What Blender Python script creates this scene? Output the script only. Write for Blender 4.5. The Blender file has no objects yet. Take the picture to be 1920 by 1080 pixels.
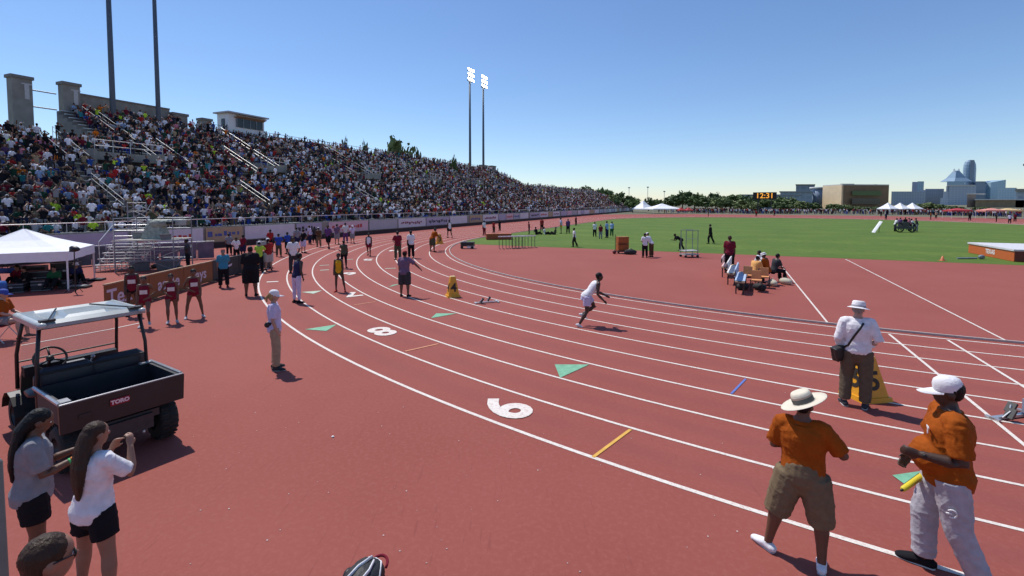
import bpy, math, random
import numpy as np
from mathutils import Vector, Matrix, noise, Euler
random.seed(7); np.random.seed(7)
R = math.radians
sc = bpy.context.scene
col = sc.collection
# ------------------------------------------------------------------ camera, sky, sun, exposure
H = 3.45; F = 901.0; PIT = 0.05; PY = 426.9
cam_d = bpy.data.cameras.new('camera'); cam = bpy.data.objects.new('camera', cam_d); col.objects.link(cam)
cam.location = (0, 0, H); cam.rotation_euler = (R(90) - PIT, 0, 0)
cam_d.sensor_width = 36; cam_d.lens = 36 * F / 1920; cam_d.shift_y = -(540 - PY) / 1920
cam_d.clip_start = 0.05; cam_d.clip_end = 9000
sc.camera = cam
SUN_EL = 60; SUN_AZ = -45          # azimuth from +Y, clockwise
w = bpy.data.worlds.new('World'); sc.world = w; w.use_nodes = True
nt = w.node_tree; bg = nt.nodes['Background']
sky = nt.nodes.new('ShaderNodeTexSky'); sky.sky_type = 'NISHITA'; sky.sun_disc = False
sky.sun_elevation = R(SUN_EL); sky.sun_rotation = R(SUN_AZ)
sky.air_density = 1.0; sky.dust_density = 0.1; sky.ozone_density = 4.0; sky.altitude = 0
hs = nt.nodes.new('ShaderNodeHueSaturation'); hs.inputs['Saturation'].default_value = 1.05; nt.links.new(sky.outputs[0], hs.inputs['Color'])
mt = nt.nodes.new('ShaderNodeMix'); mt.data_type = 'RGBA'; mt.blend_type = 'MULTIPLY'; mt.inputs[0].default_value = 1; nt.links.new(hs.outputs[0], mt.inputs[6]); mt.inputs[7].default_value = (.96, .975, 1.05, 1)
nt.links.new(mt.outputs[2], bg.inputs[0]); bg.inputs[1].default_value = 0.130
sd = bpy.data.lights.new('sun', 'SUN'); sd.energy = 4.3; sd.angle = R(0.53); sd.color = (1, 0.955, 0.89)
sun = bpy.data.objects.new('sun', sd); col.objects.link(sun)
sv = Vector((math.sin(R(SUN_AZ)) * math.cos(R(SUN_EL)), math.cos(R(SUN_AZ)) * math.cos(R(SUN_EL)), math.sin(R(SUN_EL))))
sun.rotation_euler = sv.to_track_quat('Z', 'Y').to_euler()
sc.view_settings.view_transform = 'Standard'; sc.view_settings.look = 'None'
sc.view_settings.exposure = 0.0; sc.view_settings.gamma = 1.0
sc.view_settings.use_curve_mapping = False

# ------------------------------------------------------------------ measuring helpers (photo 1920 x 1080 -> place)
def ray(x, y):
    dx, dy = x - 960, y - PY
    return dx, F * math.cos(PIT) - dy * math.sin(PIT), F * math.sin(PIT) + dy * math.cos(PIT)
def G(x, y, z=0.0):
    dx, fy, dn = ray(x, y); k = (H - z) / dn
    return Vector((dx * k, fy * k, z))
def ztop(y, Y):
    _, fy, dn = ray(960, y); return H - dn / fy * Y
def at(x, y, Y):
    dx, fy, dn = ray(x, y); return Vector((dx / fy * Y, Y, H - dn / fy * Y))
PHI = R(23.7); D = Vector((math.sin(PHI), math.cos(PHI), 0)); N = Vector((-math.cos(PHI), math.sin(PHI), 0))
def TL(t, l, z=0.0): v = D * t + N * l; return Vector((v.x, v.y, z))
AX = -PHI   # yaw that turns +Y onto the long axis

# ------------------------------------------------------------------ materials
MATS = {}
def mat(name, c, rough=0.7, metal=0.0, var=0.12, scale=8.0, bump=0.0, bscale=60.0, emit=None, alpha=None, spec=None, coat=0, c2=None, stretch=None, coords='Object'):
    if name in MATS: return MATS[name]
    m = bpy.data.materials.new(name); m.use_nodes = True; MATS[name] = m
    n = m.node_tree.nodes; l = m.node_tree.links; b = n['Principled BSDF']
    b.inputs['Roughness'].default_value = rough; b.inputs['Metallic'].default_value = metal
    if spec is not None: b.inputs['Specular IOR Level'].default_value = spec
    if coat: b.inputs['Coat Weight'].default_value = coat
    tc = n.new('ShaderNodeTexCoord'); src = tc.outputs[coords]
    if stretch:
        mp = n.new('ShaderNodeMapping'); mp.inputs['Scale'].default_value = stretch; l.new(src, mp.inputs[0]); src = mp.outputs[0]
    if var > 0 or c2:
        nz = n.new('ShaderNodeTexNoise'); nz.inputs['Scale'].default_value = scale; nz.inputs['Detail'].default_value = 5
        l.new(src, nz.inputs[0])
        mx = n.new('ShaderNodeMix'); mx.data_type = 'RGBA'
        cr = n.new('ShaderNodeMapRange'); cr.inputs[1].default_value = 0.32; cr.inputs[2].default_value = 0.68
        l.new(nz.outputs[0], cr.inputs[0]); l.new(cr.outputs[0], mx.inputs[0])
        a_ = [v * (1 - var) for v in c]; b_ = [min(1, v * (1 + var)) for v in c] if c2 is None else c2
        mx.inputs[6].default_value = (*a_, 1); mx.inputs[7].default_value = (*b_, 1)
        l.new(mx.outputs[2], b.inputs['Base Color'])
    else: b.inputs['Base Color'].default_value = (*c, 1)
    if bump > 0:
        nb = n.new('ShaderNodeTexNoise'); nb.inputs['Scale'].default_value = bscale; nb.inputs['Detail'].default_value = 4
        l.new(src, nb.inputs[0]); bp = n.new('ShaderNodeBump'); bp.inputs['Strength'].default_value = bump; bp.inputs['Distance'].default_value = 0.02
        l.new(nb.outputs[0], bp.inputs['Height']); l.new(bp.outputs[0], b.inputs['Normal'])
    if emit:
        b.inputs['Emission Color'].default_value = (*emit[0], 1); b.inputs['Emission Strength'].default_value = emit[1]
    if alpha is not None: b.inputs['Alpha'].default_value = alpha
    return m
def cloth(name, c, rough=0.85): return mat('cloth_' + name, c, rough, spec=.12, var=0.10, scale=14, bump=0.35, bscale=22)
COL = dict(orange=(.31, .070, .007), khaki=(.17, .125, .075), darkkhaki=(.115, .088, .06), grey=(.24, .24, .26), lightgrey=(.40, .39, .43), white=(.74, .72, .74), black=(.012, .012, .015),
    lilac=(.55, .50, .68), navy=(.022, .024, .07), blue=(.03, .07, .34), teal=(.05, .22, .32), lightblue=(.28, .42, .66), maroon=(.17, .014, .03), red=(.34, .03, .03), yellow=(.62, .34, .02),
    green=(.02, .10, .04), lime=(.42, .62, .06), purple=(.12, .05, .17), mauve=(.16, .10, .17), brown=(.10, .055, .03), olive=(.07, .075, .045), paleorange=(.72, .36, .12), tan=(.36, .27, .18),
    pink=(.55, .18, .25), offwhite=(.62, .60, .58), charcoal=(.045, .045, .05), cream=(.66, .60, .48), lightpants=(.46, .44, .42))
SKIN = dict(dark=(.055, .026, .016), brown=(.13, .062, .036), tan=(.27, .14, .09), light=(.42, .245, .18))
HAIR = dict(black=(.005, .0045, .005), brown=(.040, .022, .013), blonde=(.36, .24, .10), grey=(.22, .21, .2))
def cm(c): return cloth(c, COL[c])
def skin(c): return mat('skin_' + c, SKIN[c], 0.5, var=0.08, scale=9, bump=0.05, bscale=90)
def hair(c): return mat('hair_' + c, HAIR[c], 0.55, spec=.25, var=0.25, scale=26, bump=0.7, bscale=45, stretch=(1, 1, .12))

# ------------------------------------------------------------------ mesh builder
TMP = bpy.data.scenes.new('workbench')
def evaluated(ob):
    TMP.collection.objects.link(ob); vl = TMP.view_layers[0]; vl.update(); dg = vl.depsgraph
    me = bpy.data.meshes.new_from_object(ob.evaluated_get(dg)); bpy.data.objects.remove(ob); return me
class MB:
    def __init__(s): s.v = []; s.f = []; s.m = []; s.mi = 0
    def add(s, vs, fs):
        o = len(s.v); s.v += [tuple(v) for v in vs]; s.f += [tuple(i + o for i in f) for f in fs]; s.m += [s.mi] * len(fs); return s
    def box(s, c, size, rot=None):
        hx, hy, hz = [q / 2 for q in size]; c = Vector(c)
        vs = [Vector((x, y, z)) for x in (-hx, hx) for y in (-hy, hy) for z in (-hz, hz)]
        if rot is not None: vs = [rot @ v for v in vs]
        return s.add([c + v for v in vs], [(0, 1, 3, 2), (4, 6, 7, 5), (0, 4, 5, 1), (2, 3, 7, 6), (0, 2, 6, 4), (1, 5, 7, 3)])
    def frus(s, c, b, t, h):     # tapered box, b and t = (x, y) sizes
        c = Vector(c); vs = []
        for (q, z) in ((b, 0), (t, h)): vs += [c + Vector((sx * q[0] / 2, sy * q[1] / 2, z)) for sx, sy in ((-1, -1), (1, -1), (1, 1), (-1, 1))]
        return s.add(vs, [(3, 2, 1, 0), (4, 5, 6, 7), (0, 1, 5, 4), (1, 2, 6, 5), (2, 3, 7, 6), (3, 0, 4, 7)])
    def tube(s, pts, rad, n=8, ref=None, cap=True):
        pts = [Vector(p) for p in pts]; k = len(pts)
        if not isinstance(rad, (list, tuple)): rad = [rad] * k
        elif len(rad) != k: rad = [rad] * k
        rad = [(r, r) if not isinstance(r, (list, tuple)) else r for r in rad]
        rings = []
        def frame(t):
            a = Vector(ref) if ref is not None else (Vector((0, 0, 1)) if abs(t.z) < .9 else Vector((1, 0, 0)))
            a = (a - t * a.dot(t)); a = a.normalized() if a.length > 1e-5 else t.orthogonal().normalized()
            return a, t.cross(a)
        def ring(p, t, ra, rb):
            a, b = frame(t); return [p + a * (ra * math.cos(q)) + b * (rb * math.sin(q)) for q in [2 * math.pi * i / n for i in range(n)]]
        ts = []
        for i in range(k):
            t = (pts[min(i + 1, k - 1)] - pts[max(i - 1, 0)]); ts.append(t.normalized() if t.length > 1e-9 else Vector((0, 0, 1)))
        if cap == 'round':
            e = sum(rad[0]) / 2; rings.append(ring(pts[0] - ts[0] * e * .8, ts[0], rad[0][0] * .55, rad[0][1] * .55))
        for i in range(k): rings.append(ring(pts[i], ts[i], *rad[i]))
        if cap == 'round':
            e = sum(rad[-1]) / 2; rings.append(ring(pts[-1] + ts[-1] * e * .8, ts[-1], rad[-1][0] * .55, rad[-1][1] * .55))
        vs = [v for r_ in rings for v in r_]; fs = []
        for i in range(len(rings) - 1):
            for j in range(n): fs.append((i * n + j, i * n + (j + 1) % n, (i + 1) * n + (j + 1) % n, (i + 1) * n + j))
        if cap: fs.append(tuple(range(n - 1, -1, -1))); fs.append(tuple((len(rings) - 1) * n + j for j in range(n)))
        return s.add(vs, fs)
    def bar(s, a, b, r, n=6): return s.tube([a, b], r, n)
    def ell(s, c, r, rot=None, n=10, m=7):
        c = Vector(c); vs = [Vector((0, 0, -r[2]))]
        for i in range(1, m):
            th = math.pi * i / m - math.pi / 2
            for j in range(n):
                ph = 2 * math.pi * j / n; vs.append(Vector((r[0] * math.cos(th) * math.cos(ph), r[1] * math.cos(th) * math.sin(ph), r[2] * math.sin(th))))
        vs.append(Vector((0, 0, r[2]))); fs = []
        for j in range(n): fs.append((0, 1 + (j + 1) % n, 1 + j))
        for i in range(m - 2):
            for j in range(n): fs.append((1 + i * n + j, 1 + i * n + (j + 1) % n, 1 + (i + 1) * n + (j + 1) % n, 1 + (i + 1) * n + j))
        o = 1 + (m - 2) * n
        for j in range(n): fs.append((o + j, o + (j + 1) % n, len(vs) - 1))
        if rot is not None: vs = [rot @ v for v in vs]
        return s.add([c + v for v in vs], fs)
    def lathe(s, prof, c=(0, 0, 0), rot=None, n=20, sx=1.0, sy=1.0):
        c = Vector(c); vs = []
        for (r_, z) in prof:
            for j in range(n): a = 2 * math.pi * j / n; vs.append(Vector((r_ * sx * math.cos(a), r_ * sy * math.sin(a), z)))
        fs = [(i * n + j, i * n + (j + 1) % n, (i + 1) * n + (j + 1) % n, (i + 1) * n + j) for i in range(len(prof) - 1) for j in range(n)]
        if rot is not None: vs = [rot @ v for v in vs]
        return s.add([c + v for v in vs], fs)
    def prism(s, poly, z0, z1):
        n = len(poly); vs = [(p[0], p[1], z0) for p in poly] + [(p[0], p[1], z1) for p in poly]
        return s.add(vs, [tuple(range(n - 1, -1, -1)), tuple(range(n, 2 * n))] + [(i, (i + 1) % n, n + (i + 1) % n, n + i) for i in range(n)])
    def mesh(s, name, mats):
        me = bpy.data.meshes.new(name); me.from_pydata(s.v, [], s.f); me.update()
        mats = mats if isinstance(mats, (list, tuple)) else [mats]
        for m in mats: me.materials.append(m)
        if len(mats) > 1: me.polygons.foreach_set('material_index', s.m)
        return me
    def build(s, name, mats, parent=None, smooth=False, loc=None, rz=None):
        me = s.mesh(name, mats)
        if smooth: me.polygons.foreach_set('use_smooth', [True] * len(me.polygons))
        return link(name, me, parent, loc, rz)
    def flesh(s, name, m, parent, vox=0.02, it=4, wr=0.0, wk=7.0):       # union of the volumes as one skin
        me0 = s.mesh('tmp', m); ob = bpy.data.objects.new('tmp', me0)
        md = ob.modifiers.new('r', 'REMESH'); md.mode = 'VOXEL'; md.voxel_size = vox; md.use_smooth_shade = True
        ms = ob.modifiers.new('s', 'SMOOTH'); ms.factor = .5; ms.iterations = it
        me = evaluated(ob); me.name = name; bpy.data.meshes.remove(me0)
        if not me.materials: me.materials.append(m)
        if wr > 0:
            n_ = len(me.vertices); co = np.empty(n_ * 3, np.float32); no = np.empty(n_ * 3, np.float32); me.vertices.foreach_get('co', co); me.vertex_normals.foreach_get('vector', no); co = co.reshape(-1, 3); no = no.reshape(-1, 3)
            am = np.empty(n_, np.float32)
            for i, (x, y, z) in enumerate(co.tolist()):
                q = Vector((x * wk * .8 + z * wk * .9, y * wk * .9 - z * wk * .35, z * wk * .45 - x * wk * .5)); r_ = 1 - abs(noise.noise(q)) * 4.2; am[i] = max(r_, -.6) ** 3 * .8 + noise.noise(q * 2.3 + Vector((5, 3, 1))) * .35
            co += no * (am * wr)[:, None]; me.vertices.foreach_set('co', co.ravel()); me.update()
        me.polygons.foreach_set('use_smooth', [True] * len(me.polygons))
        return link(name, me, parent)
def link(name, me, parent=None, loc=None, rz=None):
    o = bpy.data.objects.new(name, me); col.objects.link(o)
    if parent is not None: o.parent = parent
    if loc is not None: o.location = loc
    if rz is not None: o.rotation_euler = (0, 0, rz)
    return o
def tag(o, label=None, cat=None, group=None, kind=None):
    if label: o['label'] = label
    if cat: o['category'] = cat
    if group: o['group'] = group
    if kind: o['kind'] = kind
    return o
def thing(name, label, cat, loc=(0, 0, 0), rz=0.0, group=None):
    o = bpy.data.objects.new(name, None); o.empty_display_size = .2; col.objects.link(o); o.location = loc; o.rotation_euler = (0, 0, rz)
    return tag(o, label, cat, group)
def dup(root, loc, rz=None, label=None, group=None):
    c = root.copy(); col.objects.link(c); c.location = loc
    if rz is not None: c.rotation_euler = (0, 0, rz)
    if label: c['label'] = label
    if group: c['group'] = group
    for ch in root.children:
        d = ch.copy(); col.objects.link(d); d.parent = c
        for g in ch.children: e = g.copy(); col.objects.link(e); e.parent = d
    return c
def text(name, body, size, m, parent=None, depth=0.002, bold=0.0, M=None, sx=1.0, space=1.0):
    cu = bpy.data.curves.new('t', 'FONT'); cu.body = body; cu.size = size; cu.extrude = depth; cu.offset = bold; cu.align_x = 'CENTER'; cu.align_y = 'CENTER'; cu.resolution_u = 4; cu.space_character = space
    ob = bpy.data.objects.new('t', cu); me = evaluated(ob)
    me.materials.clear(); me.materials.append(m)
    if sx != 1: me.transform(Matrix.Diagonal((sx, 1, 1, 1)))
    if M is not None: me.transform(M)
    return link(name, me, parent)
def axes(xa, ya, o):      # matrix whose x and y axes are given; z follows
    xa = Vector(xa).normalized(); za = xa.cross(Vector(ya)).normalized(); ya = za.cross(xa); m = Matrix((xa, ya, za)).transposed().to_4x4(); m.translation = o; return m

# ------------------------------------------------------------------ ground, track, grass
CT, CL, R0, W, BULGE, FAR_T = 45.5, -7.25, 40.2, 1.13, 8.0, 102.0
def oval(r, rb=None, n=72):
    """closed path at distance r from the bend centre; wider on the back side"""
    q = r + BULGE if rb is None else rb; p = []
    for i in range(n + 1): a = math.pi / 2 * i / n; p.append((CT - r * math.sin(a), CL + r * math.cos(a)))
    for i in range(1, n + 1): a = math.pi / 2 * i / n; p.append((CT - r * math.cos(a), CL - q * math.sin(a)))
    for i in range(1, 9): p.append((CT + (FAR_T - CT) * i / 8, CL - q))
    for i in range(1, n + 1): a = math.pi / 2 * i / n; p.append((FAR_T + r * math.sin(a), CL - q * math.cos(a)))
    for i in range(1, n + 1): a = math.pi / 2 * i / n; p.append((FAR_T + r * math.cos(a), CL + r * math.sin(a)))
    for i in range(1, 24): p.append((FAR_T + (CT - FAR_T) * i / 24, CL + r))
    return [TL(a, b) for a, b in p]
def big_mat(name, c1, c2, c3, s1, s2, rough, bump, bs, speck=None, bands=None, lanes=None):
    m = bpy.data.materials.new(name); m.use_nodes = True; n = m.node_tree.nodes; l = m.node_tree.links; b = n['Principled BSDF']
    b.inputs['Roughness'].default_value = rough; b.inputs['Specular IOR Level'].default_value = .25
    tc = n.new('ShaderNodeTexCoord')
    def nz(s, d=5, r=.6, st=(1, 1, 1)):
        mp = n.new('ShaderNodeMapping'); mp.inputs['Scale'].default_value = st; mp.inputs['Rotation'].default_value = (0, 0, PHI); l.new(tc.outputs['Object'], mp.inputs[0])
        x = n.new('ShaderNodeTexNoise'); x.inputs['Scale'].default_value = s; x.inputs['Detail'].default_value = d; x.inputs['Roughness'].default_value = r; l.new(mp.outputs[0], x.inputs[0]); return x.outputs[0]
    def mr(x, a, b_): q = n.new('ShaderNodeMapRange'); q.inputs[1].default_value = a; q.inputs[2].default_value = b_; l.new(x, q.inputs[0]); return q.outputs[0]
    def mx(f, a, b_):
        q = n.new('ShaderNodeMix'); q.data_type = 'RGBA'; l.new(f, q.inputs[0])
        for i, v in ((6, a), (7, b_)):
            if isinstance(v, tuple): q.inputs[i].default_value = (*v, 1)
            else: l.new(v, q.inputs[i])
        return q.outputs[2]
    c = mx(mr(nz(s1), .3, .7), c1, c2)
    c = mx(mr(nz(s2, 8, .75), .48, .8), c, c3)
    if speck:
        for (sc_, thr, colr) in speck:
            v = n.new('ShaderNodeTexVoronoi'); v.inputs['Scale'].default_value = sc_; l.new(tc.outputs['Object'], v.inputs[0])
            q = n.new('ShaderNodeMath'); q.operation = 'LESS_THAN'; q.inputs[1].default_value = thr; l.new(v.outputs['Distance'], q.inputs[0])
            # keep one cell in several
            s_ = n.new('ShaderNodeSeparateColor'); l.new(v.outputs['Color'], s_.inputs[0]); g = n.new('ShaderNodeMath'); g.operation = 'GREATER_THAN'; g.inputs[1].default_value = .72; l.new(s_.outputs[0], g.inputs[0])
            h = n.new('ShaderNodeMath'); h.operation = 'MULTIPLY'; l.new(q.outputs[0], h.inputs[0]); l.new(g.outputs[0], h.inputs[1])
            c = mx(h.outputs[0], c, colr)
    def mth(op, a, b_=None):
        q = n.new('ShaderNodeMath'); q.operation = op
        for i, v in enumerate((a, b_)):
            if v is None: continue
            if isinstance(v, (int, float)): q.inputs[i].default_value = v
            else: l.new(v, q.inputs[i])
        return q.outputs[0]
    if bands or lanes:
        sp = n.new('ShaderNodeSeparateXYZ'); l.new(tc.outputs['Object'], sp.inputs[0])
        tt = mth('ADD', mth('MULTIPLY', sp.outputs[0], D.x), mth('MULTIPLY', sp.outputs[1], D.y)); ll_ = mth('ADD', mth('MULTIPLY', sp.outputs[0], N.x), mth('MULTIPLY', sp.outputs[1], N.y))
    if bands:
        wob = mth('MULTIPLY', nz(.12, 3), 1.5); f_ = mth('SINE', mth('ADD', mth('MULTIPLY', tt, 2 * math.pi / 9.0), wob)); c = mx(mth('MULTIPLY', mr(f_, -.35, .35), .45), c, bands)
        pt = mr(nz(.5, 6, .7), .60, .74); c = mx(mth('MULTIPLY', pt, .55), c, (.20, .20, .06))
    if lanes:
        dt = mth('SUBTRACT', tt, CT); dl = mth('SUBTRACT', ll_, CL); rad = mth('SQRT', mth('ADD', mth('MULTIPLY', dt, dt), mth('MULTIPLY', dl, dl)))
        ph = mth('MULTIPLY', mth('SUBTRACT', R0, rad), 2 * math.pi / W); pulse = mr(mth('MULTIPLY', mth('COSINE', ph), -1), .1, .9)
        ins = mth('MULTIPLY', mth('LESS_THAN', rad, R0), mth('GREATER_THAN', rad, R0 - 9 * W)); ins = mth('MULTIPLY', ins, mth('LESS_THAN', dt, 0))
        c = mx(mth('MULTIPLY', mth('MULTIPLY', pulse, ins), mth('MULTIPLY', mr(nz(.6, 6, .7), .25, .75), .55)), c, lanes)
        sc1 = mr(nz(26, 2, .5, (1, .06, 1)), .66, .72); c = mx(mth('MULTIPLY', sc1, .35), c, (.20, .045, .04))
    l.new(c, b.inputs['Base Color'])
    bp = n.new('ShaderNodeBump'); bp.inputs['Strength'].default_value = bump; bp.inputs['Distance'].default_value = .01; l.new(nz(bs, 3), bp.inputs['Height']); l.new(bp.outputs[0], b.inputs['Normal'])
    return m
M_track = big_mat('track_rubber', (.262, .064, .048), (.300, .081, .063), (.330, .105, .085), .25, 16.0, .82, .5, 220,
    speck=[(.9, .014, (.62, .45, .40)), (2.3, .02, (.14, .04, .04)), (14, .09, (.24, .055, .05))], lanes=(.235, .062, .058))
M_grass = big_mat('turf', (.064, .118, .013), (.110, .172, .022), (.165, .21, .05), .22, 2.0, .9, .8, 60, bands=(.075, .13, .015))
M_earth = big_mat('earth', (.13, .12, .08), (.17, .16, .11), (.10, .12, .05), .02, .3, .95, .5, 5)
M_line = big_mat('line_paint', (.70, .63, .57), (.76, .70, .64), (.42, .22, .18), 2.0, 24, .75, .3, 150)
M_alu = mat('aluminium', (.55, .56, .57), .38, .75, var=.12, scale=5)
M_conc = mat('concrete', (.27, .255, .225), .85, var=.16, scale=1.2, bump=.3, bscale=12)
M_concd = mat('concrete_step', (.20, .20, .195), .85, var=.18, scale=.8, bump=.3, bscale=12)
M_white = mat('white_paint', (.76, .76, .76), .5, var=.05)
M_black = mat('black_plastic', (.014, .014, .015), .45, var=.15)
M_rubber = mat('tyre_rubber', (.012, .012, .012), .8, var=.2, bump=.4, bscale=30)
M_dark = mat('dark_metal', (.05, .052, .058), .45, .5, var=.15)
M_steel = mat('galvanised_steel', (.25, .27, .30), .5, .5, var=.12, scale=3)
M_yell = mat('yellow_plastic', (.70, .32, .012), .45, var=.08)
M_wfab = mat('canvas_white', (.82, .82, .84), .75, var=.03, bump=.25, bscale=6)

def sheet(name, pts, z, m, kind='structure', parent=None):
    mb = MB(); mb.add([(p[0], p[1], z) for p in pts], [tuple(range(len(pts)))]); o = mb.build(name, m, parent)
    if o.data.polygons[0].normal.z < 0: o.data.flip_normals()
    if parent is None: tag(o, kind=kind)
    return o
sheet('ground', [(-5000, -3000), (5000, -3000), (5000, 6500), (-5000, 6500)], -.012, M_earth)
trk = [TL(-60, 36.3), TL(150, 36.3), TL(168, 10), TL(165, -40), TL(140, -70), TL(60, -76), TL(-60, -76)]
track = sheet('running_track', trk, 0, M_track)
inner = oval(R0 - 9 * W - .45)
# the grass ends on a straight chord across the D zone
gp = []
for p in inner:
    t = p.dot(D)
    gp.append(p)
chord = 36.0
poly = []
K = len(gp)
for i in range(K):
    a, b = gp[i], gp[(i + 1) % K]; ta, tb = a.dot(D), b.dot(D)
    if ta >= chord: poly.append(a)
    if (ta - chord) * (tb - chord) < 0: k = (chord - ta) / (tb - ta); poly.append(a.lerp(b, k))
sheet('infield_grass', poly, .004, M_grass)
def strip(name, pts, wd, z, m, parent, closed=False, h=0.0):
    vs = []; fs = []; n = len(pts)
    for i in range(n):
        a = pts[(i - 1) % n] if (closed or i > 0) else pts[i]; b = pts[(i + 1) % n] if (closed or i < n - 1) else pts[i]
        t = (b - a); t.z = 0; t.normalize(); s = Vector((-t.y, t.x, 0)) * wd / 2
        p = pts[i]; vs += [(p.x + s.x, p.y + s.y, z), (p.x - s.x, p.y - s.y, z)]
        if h: vs += [(p.x + s.x, p.y + s.y, z + h), (p.x - s.x, p.y - s.y, z + h)]
    k = 4 if h else 2
    for i in range(n if closed else n - 1):
        j = (i + 1) % n
        if h:
            for (a, b) in ((2, 3), (0, 2), (3, 1)): fs.append((i * k + a, i * k + b, j * k + b, j * k + a))
        else: fs.append((i * k + 1, j * k + 1, j * k, i * k))
    mb = MB(); mb.add(vs, fs); return mb.build(name, m, parent)
for k in range(10):
    strip('lane_line', oval(R0 - k * W, n=90), .058 if k else .068, .005, M_line, track, True)
strip('kerb_rail', oval(R0 - 9 * W - .30, n=90), .05, .004, mat('kerb_metal', (.44, .40, .37), .7, 0), track, True, .05)
def gline(a, b, wd, m=M_line, z=.009, name='marking_line'): strip(name, [G(*a), G(*b)], wd, z, m, track)
gline((1455, 486), (1553, 607), .055); gline((1585, 486), (1888, 640), .055)
gline((1667, 627), (1935, 847), .06, z=.010); gline((1777, 638), (1960, 751), .06, z=.010)
M_yl = mat('yellow_line', (.66, .36, .06), .7); M_ol = mat('orange_line', (.58, .24, .12), .7); M_bl = mat('blue_line', (.10, .16, .45), .7); M_gt = mat('green_mark', (.17, .40, .25), .7, var=.15); M_pt = mat('pale_green_mark', (.42, .50, .38), .7)
gline((1112, 858), (1182, 806), .05, M_yl); gline((760, 659), (822, 645), .06, M_ol); gline((1371, 739), (1398, 711), .04, M_bl); gline((664, 572), (704, 566), .06, M_ol)
def tri(pts, m):
    mb = MB(); v = [G(x, y, 0) for x, y in pts]; mb.add([(p.x, p.y, .009) for p in v], [tuple(range(len(v)))]); o = mb.build('triangle_mark', m, track)
    if o.data.polygons[0].normal.z < 0: o.data.flip_normals()
tri([(1040, 684), (1050, 709), (1105, 684)], M_gt); tri([(571, 618), (612, 621), (631, 609)], M_gt); tri([(808, 597), (818, 588), (857, 588)], M_gt)
tri([(1673, 892), (1695, 908), (1728, 884)], M_gt); tri([(565, 548), (588, 551), (604, 545)], M_pt); tri([(727, 539), (738, 534), (750, 533)], M_gt)
gline((600, 507), (617, 506), .20, M_pt); gline((599, 498), (617, 497), .16, M_pt); gline((500, 529), (522, 528), .22, M_line); gline((722, 504), (742, 503), .16, M_pt)
gline((650, 487), (662, 486), .16, M_pt)
# lane numerals: read by a runner coming round the bend
def numeral(ch, x, y, size, sx=1.0):
    p = G(x, y); rel = p - TL(CT, CL); rel.z = 0; rad = rel.normalized(); tan = Vector((-rad.y, rad.x, 0))     # counter-clockwise
    text('lane_numeral', ch, size, M_line, track, .001, size * .032, axes(rad, tan, p + Vector((0, 0, .011))), sx=1.0)
for ch, x, y in (('9', 945, 764), ('8', 715, 621), ('7', 660, 552), ('6', 656, 513), ('5', 690, 487), ('4', 737, 470)): numeral(ch, x, y, 1.25)
strip('marking_line', [G(40, 648), G(205, 618), G(262, 606)], .06, .008, M_line, track)
# litter flecks on the track near the camera
mb = MB()
for i in range(60):
    p = G(random.uniform(330, 1500), random.uniform(720, 1075)); r_ = random.uniform(.004, .011); mb.ell((p.x, p.y, .004), (r_, r_ * random.uniform(.6, 1.3), .004), n=5, m=3)
tag(mb.build('litter', mat('paper_fleck', (.55, .45, .42), .8)), 'tiny pale flecks scattered over the red track surface', 'litter', kind='stuff')
mb = MB(); p = G(624, 820); mb.ell((p.x, p.y, .012), (.022, .018, .012), n=8, m=5); tag(mb.build('paper_scrap', M_white), 'white paper scrap alone on the open red track', 'litter')

# ------------------------------------------------------------------ figures
def nrm(v): return Vector(v).normalized()
ARM = {'down': ((.14, .02, -1), (.04, .22, -1)), 'bent': ((.18, -.02, -1), (-.35, 1, -.05)), 'fwd': ((.1, .35, -1), (-.1, 1, .1)), 'cross': ((.30, .22, -1), (-1, .5, .12)), 'face': ((.30, .55, -.65), (-.45, .35, 1)),
    'hips': ((.5, -.15, -1), (-.7, .35, -.55)), 'out': ((.9, .25, -.75), (.7, .35, -.8)), 'up': ((.6, .3, .8), (.1, .2, 1)), 'back': ((.2, -.35, -1), (-.6, -.3, -.5)), 'cam': ((.35, .8, -.6), (-.5, .7, .75)), 'pocket': ((.34, -.12, -1), (-.30, .35, -1)),
    'r1': ((.15, .75, -.8), (-.2, .8, .6)), 'r2': ((.2, -.9, -.6), (.0, .1, -1)), 'lap': ((.15, .35, -1), (-.4, 1, -.35)), 'reach': ((.1, .8, -.9), (-.1, .8, -.8))}
LEG = {'stand': ((.06, .0, -1), (.03, -.03, -1)), 'apart': ((.22, .0, -1), (.14, -.04, -1)), 'f': ((.03, .36, -1), (.0, -.05, -1)), 'b': ((.05, -.22, -1), (.0, -.5, -1)), 'sit': ((.14, 1, -.06), (.04, .1, -1)), 'k': ((.04, .55, -1), (0, -.45, -1)),
    'drive': ((.0, 1, -.42), (0, -.95, -.55)), 'push': ((.02, .05, -1), (0, -.75, -1)), 'relax': ((.10, .10, -1), (.05, -.10, -1)), 'floor': ((.1, 1, .5), (0, .7, -.9)), 'flat': ((.12, 1, .02), (0, 1, -.05))}
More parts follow.
